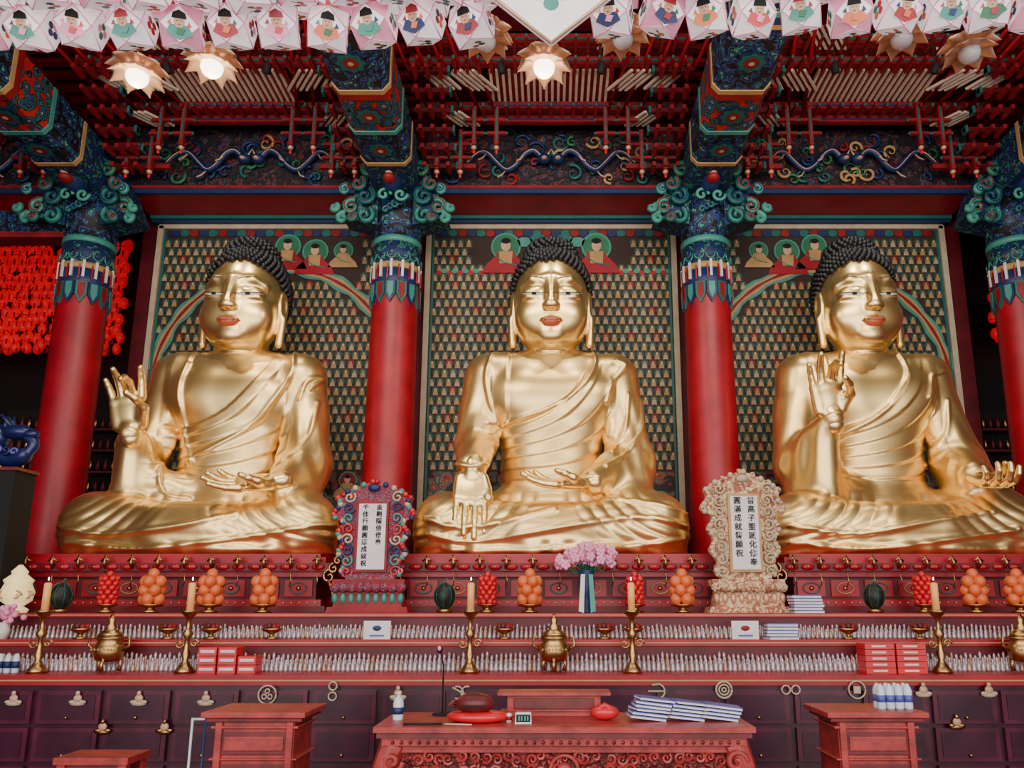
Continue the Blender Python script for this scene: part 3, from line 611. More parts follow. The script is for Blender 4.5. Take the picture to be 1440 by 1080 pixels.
# buddha pedestals
for xc in(0.1,-5.05,5.15):
    mb=MB();f=10.3
    def ly(w,y0,z0,z1,m,t=0): mb.box(xc-w,xc+w,y0,12.15,z0,z1,m,taper=t)
    ly(2.15,f-.05,1.5,1.58,'redd');ly(2.08,f,1.58,1.66,'red');ly(1.98,f+.1,1.66,1.95,'redd');ly(2.1,f,1.95,2.02,'red');ly(2.2,f-.1,2.02,2.12,'redd');ly(2.12,f-.03,2.12,2.2,'red');ly(2.02,f+.08,2.2,2.25,'red')
    for i in range(9):
        x=xc-1.76+i*.44
        mb.box(x-.18,x+.18,f+.07,f+.1,1.7,1.91,'red')
        mb.tube([(x+.11*math.cos(a),f+.06,1.805+.07*math.sin(a)) for a in np.linspace(0,6.3,13)],.009,'ochre' if i%2 else 'teal',5);mb.sph((x,f+.06,1.805),(.03,.02,.03),'brass',6,5)
    for i in range(21):
        x=xc-2.05+i*.205;mb.sph((x,f-.1,2.07),(.09,.04,.045),'red',8,6);mb.sph((x,f-.13,2.07),(.02,.02,.02),'brass',6,5)
    for i in range(13):
        x=xc-2.04+i*.34;mb.tube([(x,f-.12,2.06),(x+.01,f-.17,2.12),(x,f-.14,2.22)],[.02,.026,.012],'brass',6);mb.tube([(x-.05,f-.14,2.14),(x,f-.15,2.19),(x+.06,f-.14,2.14)],.014,'brass',5)
        mb.tube([(x,f-.12,2.02),(x+.02,f-.13,1.9),(x,f-.12,1.82)],.008,'brass',4)
    for i in range(40): mb.sph((xc-2.0+i*.103,f-.02,1.62),.013,'cream',5,4)
    for s in(-1,1):
        for k in range(3): mb.tube(spiral((xc+s*(2.2+.05*k),f-.1,1.95+.1*k),.09-.02*k,1.2,1.5,sg=s),.02,'brass',6)
        for k in range(3): mb.tube([(xc+s*2.2,f-.15,1.9),(xc+s*2.28,f-.16,1.8-.05*k),(xc+s*2.24,f-.15,1.65-.03*k)],.012,'brass',5)
    mb.build('statue_pedestal')
# ---------------------------------------------------------------- memorial tablets
def txt(s,x,y,z,size,parent,mat='black'):
    for i,ch in enumerate(s):
        cu=bpy.data.curves.new('character','FONT');cu.body=ch;cu.size=size;cu.extrude=.003;cu.offset=.0012;cu.align_x='CENTER';cu.align_y='CENTER'
        cu.materials.append(M[mat]);o=bpy.data.objects.new('character',cu);sc.collection.objects.link(o);o.parent=parent
        o.location=(x,y,z-i*size*1.15);o.rotation_euler=(math.pi/2,0,0)
def tablet(px,py0,py1,carv,base,w,cols):
    y=9.85;a=W(px,py1,y);b=W(px,py0,y);x=a[0];H=b[2]-1.5
    root=empty('memorial_tablet',(x,y,1.5));mb=MB();bh=.42
    mb.box(-.5*w,.5*w,-.2,.2,0,.07,base,taper=.02);mb.box(-.42*w,.42*w,-.17,.17,.07,.26,base,taper=.03)
    for k in range(9):
        u=-.4*w+k*.1*w;mb.sph((u,-.17,.3),(.07*w,.05,.06),carv,8,6);mb.sph((u,-.15,.17),(.04*w,.05,.07),'petal' if carv=='tabletg' else 'mint',6,5)
    mb.box(-.44*w,.44*w,-.16,.16,.32,.4,base);mb.box(-.3*w,.3*w,-.1,.1,.4,bh+.04,carv)
    pts=[];T=H-bh
    for t in np.linspace(0,1,30):
        u=(.3+.13*max(0,math.sin(t*math.pi))**.5+.035*math.sin(t*31)+(.08 if .62<t<.85 else 0))*w*(1-.9*max(0,(t-.86)/.14)**2)
        pts.append((u,bh+T*t))
    poly=pts+[(-u,z) for u,z in pts[::-1]]
    mb.prism(poly,-.05,.05,carv)
    cc=('redfruit','mint','cream','navy','red') if carv=='tabletc' else (carv,'cream')
    for i in range(len(poly)):
        mb.sph((poly[i][0]*.93,-.05,poly[i][1]),(.038,.03,.038),cc[i%len(cc)],8,6)
    for s in(-1,1):
        for j,t in enumerate((.06,.17,.28,.39,.5,.61,.72,.83)): mb.tube(spiral((s*.3*w,-.08,bh+T*t),.075,1.3,j,sg=s),.014,('redfruit','mint','navy','cream')[j%4] if carv=='tabletc' else 'cream',5)
    mb.sph((0,-.07,bh+T*.93),(.08,.04,.05),'navy' if carv=='tabletc' else 'cream',10,7)
    z0,z1=bh+.1,bh+T*.76;pw=.17*w
    mb.box(-pw-.03,pw+.03,-.095,-.05,z0-.03,z1+.03,'redc' if carv=='tabletc' else 'ochre');mb.box(-pw,pw,-.105,-.08,z0,z1,'paperw')
    mb.build('tablet_body',root)
    n=max(len(c) for c in cols);sz=(z1-z0)/n/1.2
    for k,c in enumerate(cols): txt(c,(.5-k)*pw*1.0,-.11,z1-sz*.65,sz,root)
tablet(520,678,862,'tabletc','redc',1.0,['金剛隱信佛奉','千佳行願圓滿成就祝'])
tablet(1051,664,862,'tabletg','tabletg',1.0,['普高子聖誕化佛奉','圓滿成就發願祝'])
# ---------------------------------------------------------------- offerings (built once, instanced)
def at(px,y,z): return (W(px,850,y)[0],y,z)
def fruit(mat,n,r,rows,per):
    mb=MB();mb.lathe([(.09,0),(.11,.015),(.05,.04),(.05,.06),(.14,.08),(.15,.1)],(0,0,0),'brass',14)
    z=.1+r*.85
    for j in range(rows):
        R=.088
        for i in range(per):
            a=2*math.pi*(i+.5*(j%2))/per;mb.sph((R*math.cos(a),R*math.sin(a),z),r,mat,10,7);mb.sph((R*math.cos(a)*1.2,R*math.sin(a)-.0,z+r*.93),.012,'green',5,4)
        z+=r*1.45
    mb.sph((0,0,z-r*.2),r*.95,mat,10,7);return mb
o=fruit('orange',3,.072,3,4).build('orange_offering_stack',loc=at(212,9.62,1.5))
for px in(370,745,960,1372,1434): inst(o,at(px,9.62,1.5),.4)
inst(o,at(295,9.66,1.5),.2)
mb=MB();mb.lathe([(.09,0),(.11,.015),(.05,.04),(.05,.06),(.13,.09),(.13,.1)],(0,0,0),'brass',14)
for j in range(6):
    for i in range(6): a=i*1.047+j*.5;mb.sph((.08*math.cos(a),.08*math.sin(a),.13+j*.055),.042,'redfruit',8,6)
mb.sph((0,0,.46),.045,'redfruit',8,6)
o=mb.build('red_fruit_offering_stack',loc=at(150,9.75,1.5))
for px in(685,893,1300): inst(o,at(px,9.9,1.5))
mb=MB();mb.lathe([(.09,0),(.1,.03),(.07,.05)],(0,0,0),'brass',14);mb.sph((0,0,.2),(.13,.13,.16),'melon',16,12)
for i in range(8):
    a=i*.785;mb.tube([(.13*math.cos(t)*math.cos(a),.13*math.cos(t)*math.sin(a),.2+.16*math.sin(t)) for t in np.linspace(-1.2,1.4,9)],.004,'teal',4)
mb.tube([(0,0,.35),(.01,0,.39),(.03,0,.41)],.01,'green',5)
o=mb.build('watermelon',loc=at(85,9.75,1.5));inst(o,at(625,9.75,1.5));inst(o,at(1230,9.75,1.5))
mb=MB();mb.lathe([(r,z*1.3) for r,z in [(.1,0),(.105,.02),(.06,.06),(.03,.1),(.05,.15),(.03,.19),(.025,.27),(.06,.31),(.025,.35),(.025,.42),(.05,.45),(.09,.48),(.095,.5),(.04,.5)]],(0,0,0),'brass',16)
for s in(-1,1): mb.tube(spiral((s*.08,0,.3),.05,1.2,sg=s),.01,'brass',5)
mb.lathe([(.038,.65),(.038,.93),(.02,.94)],(0,0,0),'candle',14);mb.tube([(0,0,.94),(0,0,.965)],.004,'black',4);mb.sph((0,0,.98),(.008,.008,.02),'bulb',6,6)
o=mb.build('candlestick',loc=at(64,8.6,ZT3))
for px in(268,662,888,1316): inst(o,at(px,8.6,ZT3))
mb=MB();mb.lathe([(.07,.1),(.13,.12),(.165,.19),(.155,.27),(.12,.31),(.145,.34),(.145,.36),(.09,.36)],(0,0,0),'brass',20,sy=.75)
for i in range(3): a=i*2.094+.5;mb.tube([(.11*math.cos(a),.08*math.sin(a),.14),(.14*math.cos(a),.1*math.sin(a),.07),(.12*math.cos(a),.09*math.sin(a),.005)],[.03,.02,.025],'brass',7)
for s in(-1,1): mb.tube([(s*.15,0,.22),(s*.22,0,.27),(s*.21,0,.36),(s*.16,0,.35)],.015,'brass',6)
mb.lathe([(.14,.36),(.11,.41),(.05,.44),(.07,.46),(.03,.5),(.045,.53),(.01,.6)],(0,0,0),'brass',16,sy=.75)
for k in range(8): mb.sph((-.12+.035*k,-.115,.23),(.014,.012,.014),'ochre',5,4)
o=mb.build('incense_burner',loc=at(160,8.62,ZT3+.012));inst(o,at(779,8.62,ZT3+.012));inst(o,at(1432,8.62,ZT3+.012))
mb=MB();mb.lathe([(.07,0),(.08,.015),(.025,.03),(.025,.06),(.1,.09),(.12,.12),(.11,.12),(.04,.1)],(0,0,0),'brass',16,sy=.85)
for i in range(7): a=i*.9;mb.sph((.06*math.cos(a),.05*math.sin(a),.135+.01*(i%2)),.035,'woodd' if i%3 else 'redc',7,5)
o=mb.build('offering_bowl',loc=at(118,9.0,ZT2))
for px in(240,300,385,710,850,890,1190,1290): inst(o,at(px,9.0,ZT2))
mb=MB();mb.lathe([(.08,0),(.09,.02),(.05,.06),(.075,.2),(.10,.34),(.08,.44),(.1,.5)],(0,0,0),'navy',18)
for k in range(100):
    a=random.random()*6.28;r=min(.32,abs(random.gauss(0,.17)));x,y,z=r*1.05*math.cos(a),r*.6*math.sin(a),.66+random.uniform(-.05,.14)-r*.2
    for i in range(5): b=i*1.257+a;mb.sph((x+.035*math.cos(b),y-.02,z+.035*math.sin(b)),(.03,.012,.03),'pink',6,4)
    mb.sph((x,y-.03,z),.014,'white',5,4);mb.tube([(0,0,.45),(x*.6,y*.6,z-.1),(x,y,z)],.005,'green',4)
for s in(-1,1): mb.add([(s*.02,-.115,.45),(s*.07,-.12,.45),(s*.10,-.15,.02),(s*.04,-.15,.0)],[(0,1,2,3)],'white' if s<0 else 'mint')
mb.build('orchid_vase',loc=at(825,9.5,1.5))
for px in(532,1046):
    mb=MB();mb.box(-.15,.15,-.01,.01,0,.2,'paperw');mb.box(-.08,.08,-.015,-.01,.03,.05,'bluebook');mb.sph((0,-.012,.12),(.05,.006,.03),'navy' if px<600 else 'redc',8,5);mb.box(-.1,.1,0,.08,0,.01,'paperw');mb.build('name_card',loc=at(px,8.97,ZT2))
mb=MB()
for i in range(3):
    for j in range(3-(i==2)):
        mb.box(-.3+i*.21,-.11+i*.21,-.1,.1,j*.09,j*.09+.085,'redfruit');mb.box(-.28+i*.21,-.13+i*.21,-.103,-.1,j*.09+.03,j*.09+.06,'white')
mb.build('red_gift_box_stack',loc=at(330,8.62,ZT3),bevel=.004)
mb=MB()
for i in range(2):
    for j in range(5): mb.box(-.32+i*.33,-.01+i*.33,-.12,.12,j*.062,j*.062+.058,'redfruit');mb.box(-.25+i*.33,-.1+i*.33,-.123,-.12,j*.062+.02,j*.062+.04,'white')
mb.build('red_gift_box_stack',loc=at(1247,8.62,ZT3),bevel=.004)
def papers(n,w,d,t,name,loc,skew=.02):
    mb=MB();z=0
    for i in range(n):
        a=random.uniform(-.12,.12);X=Matrix.Translation((random.uniform(-skew,skew),0,z))@Matrix.Rotation(a,4,'Z')
        mb.box(-w/2,w/2,-d/2,d/2,0,t*.65,'paperw',X);mb.box(-w/2-.003,w/2+.003,-d/2-.003,d/2,t*.65,t*.92,'bluebook',X);z+=t
    return mb.build(name,loc=loc)
papers(5,.33,.22,.035,'paper_stack',at(1095,9.0,ZT2));papers(6,.34,.22,.035,'leaflet_stack',at(1133,9.5,1.5))
# ---------------------------------------------------------------- desk
DX0,DX1=-1.14,1.31
mb=MB();dz=.83;xm=(DX0+DX1)/2
mb.box(DX0,DX1,5.28,6.0,dz-.035,dz,'wood');mb.box(DX0+.02,DX1-.02,5.3,5.98,dz-.07,dz-.035,'woodd');mb.box(DX0+.05,DX1-.05,5.33,5.95,dz-.12,dz-.07,'wood')
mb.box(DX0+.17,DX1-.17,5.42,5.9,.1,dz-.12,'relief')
mb.box(DX0+.15,DX1-.15,5.38,5.43,dz-.17,dz-.13,'wood');mb.box(DX0+.15,DX1-.15,5.36,5.92,.08,.14,'wood')
for i in range(28):
    for j in range(6):
        s=random.choice((-1,1));x=DX0+.26+i*.074+random.uniform(-.02,.02);z=.62-j*.085+random.uniform(-.02,.02)
        mb.tube(spiral((x,5.41,z),.038,1.3,random.random()*6,sg=s,n=10),[.012]*6+[.007]*5,'wood',5)
mb.tube([(xm+.09*math.cos(a),5.4,.55+.09*math.sin(a)) for a in np.linspace(0,6.3,20)],.014,'wood',6);mb.sph((xm,5.4,.55),(.05,.03,.05),'wood',12,8)
for i in range(40): mb.sph((DX0+.12+i*.057,5.33,dz-.1),.014,'woodd',5,4)
for s,x in((-1,DX0+.14),(1,DX1-.14)):
    mb.tube([(x+s*.03,5.42,dz-.12),(x+s*.08,5.4,dz-.25),(x,5.42,.4),(x-s*.03,5.42,.1),(x+s*.06,5.4,-.2),(x+s*.1,5.38,-.24)],[.09,.08,.06,.06,.06,.06],'wood',8)
    mb.tube([(x,5.85,dz-.12),(x,5.85,-.29)],.06,'wood',8);mb.tube(spiral((x+s*.02,5.34,dz-.22),.07,1.3,sg=s),.02,'wood',6)
mb.build('carved_wooden_desk',bevel=.004)
mb=MB();mb.box(-.38,.38,0,.2,0,.03,'wood');mb.box(-.33,.33,.02,.18,.03,.14,'wood');mb.box(-.4,.4,-.02,.22,.14,.165,'wood');mb.box(-.28,.28,.005,.02,.05,.12,'woodd')
mb.build('wooden_riser',loc=(0.02,5.76,dz),bevel=.004)
def D(px,y): return (W(px,1000,y)[0],y,dz)
mb=MB();mb.lathe([(.14,0),(.2,.02),(.21,.045),(.17,.065),(.05,.07)],(0,0,0),'redfruit',24,sx=1.0,sy=.6);mb.sph((-.02,0,.12),(.13,.1,.07),'woodd',16,10);mb.box(-.1,.06,-.11,-.09,.105,.115,'black');mb.tube([(-.15,0,.1),(-.2,0,.11),(-.15,0,.14)],.015,'woodd',6)
mb.build('wooden_moktak',loc=D(672,5.52))
mb=MB();mb.lathe([(.033,0),(.036,.01),(.036,.11),(.028,.14),(.013,.155),(.013,.17)],(0,0,0),'plastic',14);mb.lathe([(.037,.04),(.037,.085)],(0,0,0),'navy',14);mb.lathe([(.016,.165),(.016,.185)],(0,0,0),'white',10)
mb.build('water_bottle',loc=D(560,5.6))
mb=MB();mb.box(-.055,.055,-.02,.03,0,.07,'white',taper=.004);mb.box(-.046,.046,-.024,-.018,.012,.058,'black')
for k,x in enumerate((-.028,-.01,.012,.03)): mb.box(x-.005,x+.005,-.027,-.023,.02,.05,'mint')
mb.build('desk_clock',loc=D(736,5.45))
mb=MB();mb.lathe([(.018,0),(.02,.05),(.01,.06)],(0,0,0),'white',10);mb.lathe([(.021,.015),(.021,.04)],(0,0,0),'redc',10);mb.build('ink_stamp',loc=D(716,5.5))
mb=MB();mb.sph((0,0,.05),(.1,.06,.05),'redfruit',12,8);mb.tube([(-.08,0,.05),(0,-.03,.1),(.08,0,.06)],.02,'redfruit',6);mb.build('red_cloth_bundle',loc=(W(850,1000,5.6)[0],5.6,dz))
for k,px in enumerate((908,960,1008)):
    mb=MB();z=0
    for i in range(6-k):
        X=Matrix.Translation((.012*i,0,z))@Matrix.Rotation(random.uniform(-.05,.3),4,'Z')@Matrix.Rotation(math.radians(7),4,'Y')
        mb.box(-.12,.12,-.09,.09,0,.012,'paperw',X);mb.box(-.122,.122,-.092,.09,.012,.018,'bluebook',X);z+=.023
    mb.build('booklet_stack',loc=(D(px,5.6)[0],5.6,dz+.015))
mb=MB();mb.tube([(-.15,0,.008),(.1,.02,.008)],.007,'black',5);mb.tube([(.12,.0,.008),(.3,-.03,.008)],.006,'cream',5);mb.build('moktak_stick',loc=D(600,5.36))
mb=MB();mb.lathe([(.07,0),(.07,.012),(.015,.02)],(0,0,0),'black',14);p=W(622,915,5.85);mb.tube([(0,0,.02),(0,0,p[2]-dz-.1),(-.02,-.03,p[2]-dz)],.006,'black',6);mb.sph((-.025,-.035,p[2]-dz+.01),(.022,.022,.03),'black',8,6);mb.sph((-.025,-.06,p[2]-dz+.02),(.014,.01,.018),'pink',8,6)
mb.build('microphone_stand',loc=(W(622,1000,5.85)[0],5.85,dz))
def sidetable(px0,px1):
    y=5.9;a=W(px0,990,y)[0];b=W(px1,990,y)[0];w=(b-a)/2;mb=MB();H=1.14
    mb.box(-w,w,0,.55,H-.04,H,'wood');mb.box(-w+.03,w-.03,.03,.52,H-.07,H-.04,'woodd');mb.box(-w+.09,w-.09,.07,.5,0.04,H-.07,'wood');mb.box(-w+.05,w-.05,.04,.53,0,.06,'wood')
    for z0,z1 in((H-.3,H-.14),(H-.52,H-.36),(H-.95,H-.58)):
        mb.box(-w+.13,w-.13,.06,.075,z0,z1,'woodd');mb.box(-w+.16,w-.16,.05,.065,z0+.03,z1-.03,'wood')
    for s in(-1,1): mb.box(s*(w-.12)-.025,s*(w-.12)+.025,.045,.09,.06,H-.07,'wood')
    mb.box(-w+.06,w-.06,.05,.51,H-.12,H-.1,'wood');mb.box(-w+.06,w-.06,.05,.51,H-.335,H-.32,'wood')
    mb.build('wooden_pedestal_table',loc=((a+b)/2,y,-.3),bevel=.006)
sidetable(283,430);sidetable(1163,1306)
mb=MB()
for i in range(4):
    for j in range(2):
        c=(-.1+i*.067,j*.067,0);mb.lathe([(.03,0),(.032,.01),(.032,.13),(.024,.155),(.012,.17),(.012,.18)],c,'plastic',10);mb.lathe([(.033,.05),(.033,.1)],c,'bluebook',10)
mb.build('water_bottle_pack',loc=(W(1258,985,6.1)[0],6.1,.84))
mb=MB()
for i in range(7): c=(i*.085,0,0);mb.lathe([(.033,0),(.035,.01),(.035,.15),(.025,.18),(.014,.2)],c,'plastic',10);mb.lathe([(.036,.05),(.036,.12)],c,'navy',10)
mb.build('offering_water_bottles',loc=(W(0,940,8.6)[0]-.35,8.6,ZT3))
mb=MB();a=W(75,1066,6.2);b=W(180,1066,6.2);w=b[0]-a[0];H=a[2]+.3
mb.box(0,w,0,.35,H-.05,H,'wood');mb.box(.04,w-.04,.04,.3,H-.14,H-.05,'woodd')
for x in(.05,w-.05):
    for y in(.05,.3): mb.box(x-.03,x+.03,y-.03,y+.03,0,H-.05,'wood')
mb.build('low_wooden_stool',loc=(a[0],6.2,-.3))
mb=MB()
for k in range(2): x=k*.1;mb.tube([(x,0,0),(x,0,1.05)],.010,'navy' if k else 'plastic',8)
mb.tube([(0,0,1.04),(.1,0,1.04)],.010,'plastic',6);mb.box(-.05,.15,-.1,.1,0,.02,'black');mb.build('metal_rail_stand',loc=(W(272,1000,6.3)[0],6.3,-.3))
# ---------------------------------------------------------------- side areas
def lanterns(px0,px1,py0,py1,y,name):
    mb=MB();a=W(px0,py0,y);b=W(px1,py1,y);z=a[2];r=0
    while z>b[2]:
        x=a[0]+(r%2)*.08
        while x<b[0]:
            s=random.uniform(.7,.9)
            mb.lathe([(.05*s,-.12),(.10*s,-.07),(.12*s,0),(.10*s,.07),(.05*s,.12)],(x+random.uniform(-.02,.02),y+random.uniform(-.2,.2),z+random.uniform(-.03,.03)),'glowred',8)
            mb.box(x-.015,x+.015,y-.25,y-.24,z-.22,z-.1,'redfruit')
            x+=.16
        mb.tube([(a[0]-.1,y,z+.13),(b[0]+.1,y,z+.13)],.008,'black',4);z-=.2;r+=1
    for q in np.linspace(a[0],b[0],6): mb.tube([(q,y,a[2]),(q,y,10.7)],.006,'black',4)
    return mb.build(name)
lanterns(-25,168,342,490,16,'red_lantern_cluster');lanterns(1395,1500,420,470,16,'red_lantern_cluster')
mb=MB()
for s in(-1,1):
    for k in range(7):
        z=2.4+k*.42;mb.box(s*9.6-1.2,s*9.6+1.2,14.9,15.2,z,z+.04,'redd')
        for i in range(16): mb.lathe([(.04,0),(.045,.15),(.02,.2),(.02,.24)],(s*9.6-1.1+i*.145,15,z+.04),('brass','redd','woodd')[i%3],8)
    mb.box(s*9.6-1.25,s*9.6+1.25,15.2,15.3,-.3,5.4,'dark')
mb.build('votive_shelf')
mb=MB();Y0=9.75;p=W(18,640,Y0);x=p[0];z=W(0,655,Y0)[2]-.05
mb.box(x-.42,x+.2,Y0-.2,Y0+.2,1.5,z,'black');mb.box(x-.45,x+.23,Y0-.22,Y0+.22,z-.04,z,'woodd')
mb.tube(cat([(x-.45,Y0,z+.2),(x-.2,Y0,z+.22),(x+.02,Y0-.05,z+.12),(x+.2,Y0-.1,z+.15),(x+.32,Y0-.1,z+.3),(x+.22,Y0-.1,z+.42)],4).tolist(),[.12]*8+[.1]*6+[.07]*8,'blued',10)
mb.sph((x+.1,Y0-.1,z+.46),(.2,.12,.1),'blued',12,8);mb.sph((x+.28,Y0-.12,z+.43),(.11,.08,.06),'blued',10,7)
for q in(-.05,.06): mb.tube([(x+.05,Y0-.12+q,z+.52),(x-.08,Y0-.12+q,z+.66),(x-.2,Y0-.12+q,z+.68)],[.03,.02,.008],'blued',6)
for k in range(7): mb.tube(spiral((x-.38+k*.1,Y0-.17,z+.3-.02*k),.06,1.2,k),.016,'bluebook' if k%2 else 'blued',6)
mb.sph((x-.25,Y0,z+.42),(.2,.15,.18),'blued',12,8)
for k in range(5): mb.tube([(x-.4+k*.1,Y0-.05,z+.5),(x-.42+k*.1,Y0-.05,z+.68)],[.04,.008],'blued',5)
mb.build('blue_dragon_sculpture')
mb=MB();mb.lathe([(.12,0),(.14,.04),(.08,.08),(.16,.14),(.18,.24),(.14,.34),(.16,.38),(.08,.45),(.09,.48),(.02,.56)],(0,0,0),'glowy',10)
for k in range(6): a=k*1.047;mb.tube(spiral((.16*math.cos(a),.1*math.sin(a)-.05,.2),.06,1.2),.015,'petal',5)
mb.build('gilt_lotus_lamp',loc=at(22,9.42,1.5))
mb=MB();mb.lathe([(.06,0),(.08,.1),(.05,.18)],(0,0,0),'white',12)
for k in range(26): mb.sph((random.gauss(0,.07),random.gauss(0,.03),.26+random.gauss(0,.05)),.035,'pink',7,5)
mb.build('pink_flower_pot',loc=at(8,9.0,ZT2))
# ---------------------------------------------------------------- lotus lamps
def lotus(px,py,y,lit,s=1):
    c=W(px,py,y);mb=MB()
    mb.sph((0,0,0),(.1*s,.1*s,.1*s),'bulb' if lit else 'bulboff',16,12)
    for ring_,(n,zz,tl) in enumerate(((8,.04,.35),(8,.10,.1))):
        for i in range(n):
            a=2*math.pi*(i+.5*ring_)/n
            X=Matrix.Rotation(a,4,'Z');vs=[];fs=[];nu,nv=9,7
            for u in range(nu):
                t=u/(nu-1)
                for v in range(nv):
                    q=(v/(nv-1)-.5)*2;w=.10*s*(math.sin(math.pi*(.22+t*.74))**.55)*(1-.5*t**6)
                    vs.append((( .05+t*.2-.03*t*q*q)*s*(1 if ring_==0 else 1.1),q*w,(zz-.02-tl*.2*t*t+.035*q*q)*s))
            for u in range(nu-1):
                for v in range(nv-1): fs.append((u*nv+v,(u+1)*nv+v,(u+1)*nv+v+1,u*nv+v+1))
            mb.add(vs,fs,'petal',True,X)
    mb.lathe([(.09*s,.04*s),(.1*s,.12*s),(.04*s,.16*s)],(0,0,0),'petal',14);mb.tube([(0,0,.15*s),(0,0,10.7-c[2])],.01,'black',5)
    o=mb.build('lotus_ceiling_lamp',loc=c)
    if lit:
        l=bpy.data.lights.new('lamp_bulb','POINT');l.energy=5;l.color=(1,.8,.55);l.shadow_soft_size=.1
        q=bpy.data.objects.new('lamp_bulb',l);sc.collection.objects.link(q);q.parent=o;q.location=(0,0,-.14)
for px,py,l in((193,108,1),(298,95,1),(765,95,1),(683,58,0),(876,55,0),(1268,55,0),(1363,75,0)): lotus(px,py,6.4,l)
# ---------------------------------------------------------------- paper lantern garlands
mb=MB()
def cubocta(c,s,X,j):
    a=s/2
    vs=[(0,-a,a*.9),(a*.95,-a,0),(0,-a,-a*.9),(-a*.95,-a,0),(0,a,a*.9),(a*.95,a,0),(0,a,-a*.9),(-a*.95,a,0),(a,0,a),(a,0,-a),(-a,0,-a),(-a,0,a)]
    X=Matrix.Translation(c)@X
    mb.add(vs,[(0,3,2,1)[::-1],(4,5,6,7)[::-1]],'paper',False,X)
    mb.add(vs,[(0,11,3),(0,8,1)[::-1],(2,10,3)[::-1],(2,9,1)],'paperp' if j%4==0 else 'paper',False,X)
    mb.add(vs,[(1,8,5,9)[::-1],(3,11,7,10)],'paper',False,X);mb.add(vs,[(0,8,4,11),(2,9,6,10)[::-1]],'paper',False,X);mb.add(vs,[(4,11,7),(4,8,5),(6,10,7),(6,9,5)],'paperp',False,X)
    E=[(0,1),(1,2),(2,3),(3,0),(0,11),(11,3),(3,10),(10,2),(2,9),(9,1),(1,8),(8,0)]
    for e in E: mb.tube([X@Vector(vs[e[0]]),X@Vector(vs[e[1]])],.005,'paperp',4)
    y=-a-.004;R_=random.Random(j)
    cols=['redfruit','mint','orange','navy','red','green','pink'];col=R_.choice(cols)
    def pr(poly,m,dy,k=1.5): mb.add([(u*s*k,y-dy,v*s*k) for u,v in poly],[tuple(range(len(poly)))],m,False,X)
    pr([(-.22,-.16),(0,-.26),(.22,-.16),(.15,-.02),(-.15,-.02)],col,.002)
    pr([(.09*math.cos(t),.03+.1*math.sin(t)) for t in np.linspace(0,6.28,13)[:-1]],'skin',.004)
    pr([(-.12,.08),(.12,.08),(.1,.17),(0,.22),(-.1,.17)],'black' if j%3 else 'red',.006)
    pr([(-.2,-.02),(-.12,-.02),(-.14,.06)],R_.choice(cols),.003);pr([(.12,-.05),(.2,-.03),(.15,.05)],R_.choice(cols),.003)
    pr([(-.03,-.01),(.03,-.01),(0,-.025)],'redc',.008);pr([(-.05,-.16),(.05,-.18),(.1,-.08),(-.02,-.06)],R_.choice(cols),.008)
    for sg in(-1,1): pr([(sg*.045,.04),(sg*.015,.04),(sg*.03,.055)],'black',.008)
    for (A,Bv,C_,D_) in((2,9,6,10),(1,8,5,9),(3,11,7,10)):
        ctr=(Vector(vs[A])+Vector(vs[Bv])+Vector(vs[C_])+Vector(vs[D_]))/4;nrm=ctr.normalized()
        for q in range(4):
            e=[(Vector(vs[A])-ctr)*.45,(Vector(vs[Bv])-ctr)*.45];cc=R_.choice(cols)
            ang=q*1.57+j;p0=ctr+nrm*.006+(e[0]*math.cos(ang)+e[1]*math.sin(ang))*.6
            mb.add([p0+(e[0]*math.cos(t)+e[1]*math.sin(t))*.45 for t in np.linspace(0,6.28,8)[:-1]],[tuple(range(7))],cc,False,X)
j=0
for row,(y,dy,off,st) in enumerate(((5.0,0,0,66),(5.25,-42,33,66),(4.7,-62,10,70))):
    px=-20+off
    while px<1480:
        py=42-max(0,(px-350))*.03 if px<775 else 24-(px-775)*.014
        if not(715<px<840 and row<2):
            c=W(px,py+dy+random.uniform(-4,4),y);X=Matrix.Rotation(random.uniform(-.35,.35),4,'Z')@Matrix.Rotation(.45,4,'X')@Matrix.Rotation(random.uniform(-.15,.15),4,'Y')
            cubocta(c,.28,X,j);j+=1
            mb.tube([(c[0],c[1],c[2]+.13),(c[0],c[1],c[2]+.5)],.003,'white',4)
        px+=st+random.uniform(-5,5)
mb.build('paper_lantern_garland')
mb=MB();c=W(775,-14,4.3);s=.44
X=Matrix.Rotation(.45,4,'X')
mb.add([(0,-.08,-s*.72),(s,-.08,0),(0,-.08,s*.72),(-s,-.08,0),(0,.08,-s*.72),(s,.08,0),(0,.08,s*.72),(-s,.08,0)],[(0,1,2,3),(7,6,5,4),(0,4,5,1),(1,5,6,2),(2,6,7,3),(3,7,4,0)],'paper',False,X)
q=[(0,-.09,-s*.75),(s*1.03,-.09,0),(0,-.09,s*.75),(-s*1.03,-.09,0)]
for i in range(4): mb.tube([X@Vector(q[i]),X@Vector(q[(i+1)%4])],.012,'petal',6)
for u,v,m in((0,-.1,'mint'),(.08,-.04,'redfruit'),(-.08,-.04,'orange'),(.02,.06,'pink')): mb.add([(u+.05*math.cos(t),-.085-.002*abs(u*20),v+.04*math.sin(t)) for t in np.linspace(0,6.28,13)[:-1]],[tuple(range(12))],m,False,X)
mb.tube([(0,0,s*.6),(0,0,10.6-c[2])],.005,'black',4)
mb.build('square_paper_lantern',loc=c)
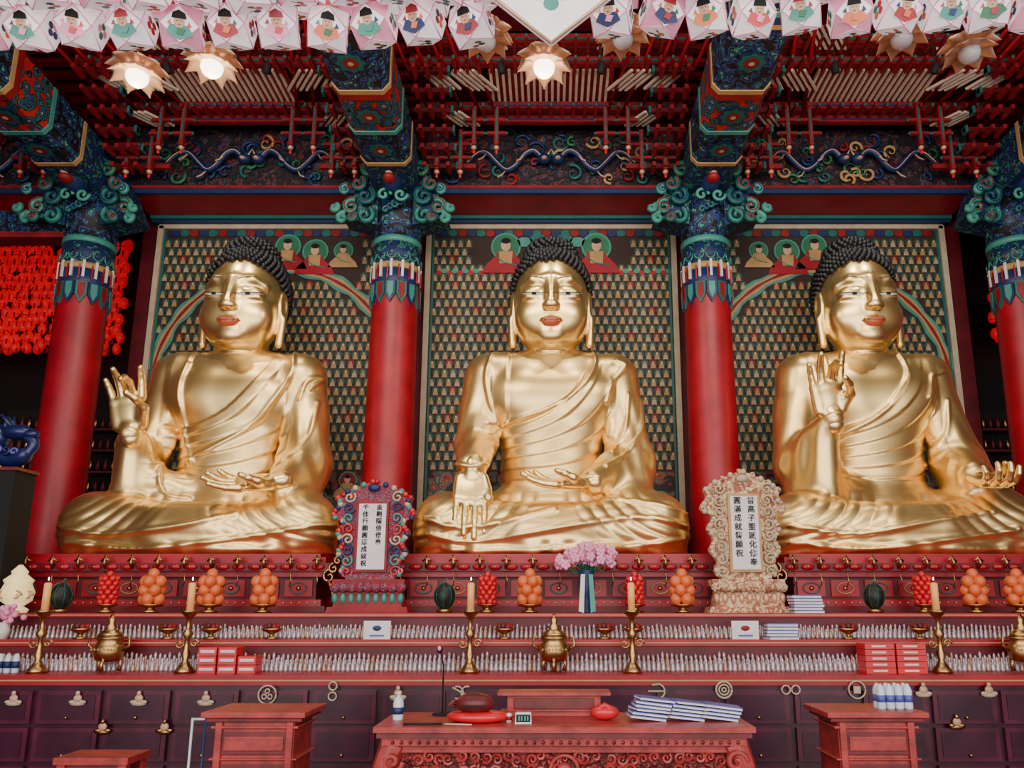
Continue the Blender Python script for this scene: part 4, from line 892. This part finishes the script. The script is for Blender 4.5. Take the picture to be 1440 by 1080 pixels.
# ---------------------------------------------------------------- lights, world, camera
def area(name,loc,tgt,sx,sy,e,col):
    l=bpy.data.lights.new(name,'AREA');l.shape='RECTANGLE';l.size=sx;l.size_y=sy;l.energy=e;l.color=col
    o=bpy.data.objects.new(name,l);sc.collection.objects.link(o);o.location=loc
    o.rotation_euler=(Vector(tgt)-Vector(loc)).to_track_quat('-Z','Y').to_euler()
area('daylight_doorway',(0,-3,4.2),(0,12,4),20,7.5,1850,(1,.95,.90))
area('hall_ceiling_light',(-3.0,6.2,8.4),(-3,12,4.6),4,1.2,220,(1,.88,.70))
area('hall_ceiling_light',(3.0,6.2,8.4),(3,12,4.6),4,1.2,220,(1,.88,.70))
# spotlights and housings added under the canopy to brighten each statue's forehead
for bx in(-5.0,0,5.0):
    for s in(-1,1):
        x=bx+s*.75;y=10.3;z=9.45;mb=MB();tgt=Vector((bx-x,11.6-y,6.3-z)).normalized();X=tgt.to_track_quat('-Z','Y').to_matrix().to_4x4()
        mb.lathe([(.05,-.08),(.06,-.06),(.06,.06),(.03,.09)],(0,0,0),'black',12,X=X);mb.tube([(0,0,.05),(0,0,.95)],.008,'black',5)
        o=mb.build('added_spotlight',loc=(x,y,z))
        l=bpy.data.lights.new('added_spot_lamp','SPOT');l.energy=150;l.spot_size=math.radians(62);l.spot_blend=.8;l.color=(1,.9,.7);l.shadow_soft_size=.06
        q=bpy.data.objects.new('added_spot_lamp',l);sc.collection.objects.link(q);q.parent=o;q.location=tgt*.16;q.rotation_euler=tgt.to_track_quat('-Z','Y').to_euler()
w=bpy.data.worlds.new('World');sc.world=w;w.use_nodes=True
w.node_tree.nodes['Background'].inputs[0].default_value=(.84,.82,.84,1);w.node_tree.nodes['Background'].inputs[1].default_value=.42
cam=bpy.data.cameras.new('Camera');cam.lens=FP/1440*36;cam.sensor_width=36;cam.shift_x=-(775-720)/1440;cam.shift_y=(616-540)/1440;cam.clip_end=200
o=bpy.data.objects.new('Camera',cam);sc.collection.objects.link(o);o.location=(0,0,EYE);o.rotation_euler=(math.radians(90)+TH,0,0);sc.camera=o
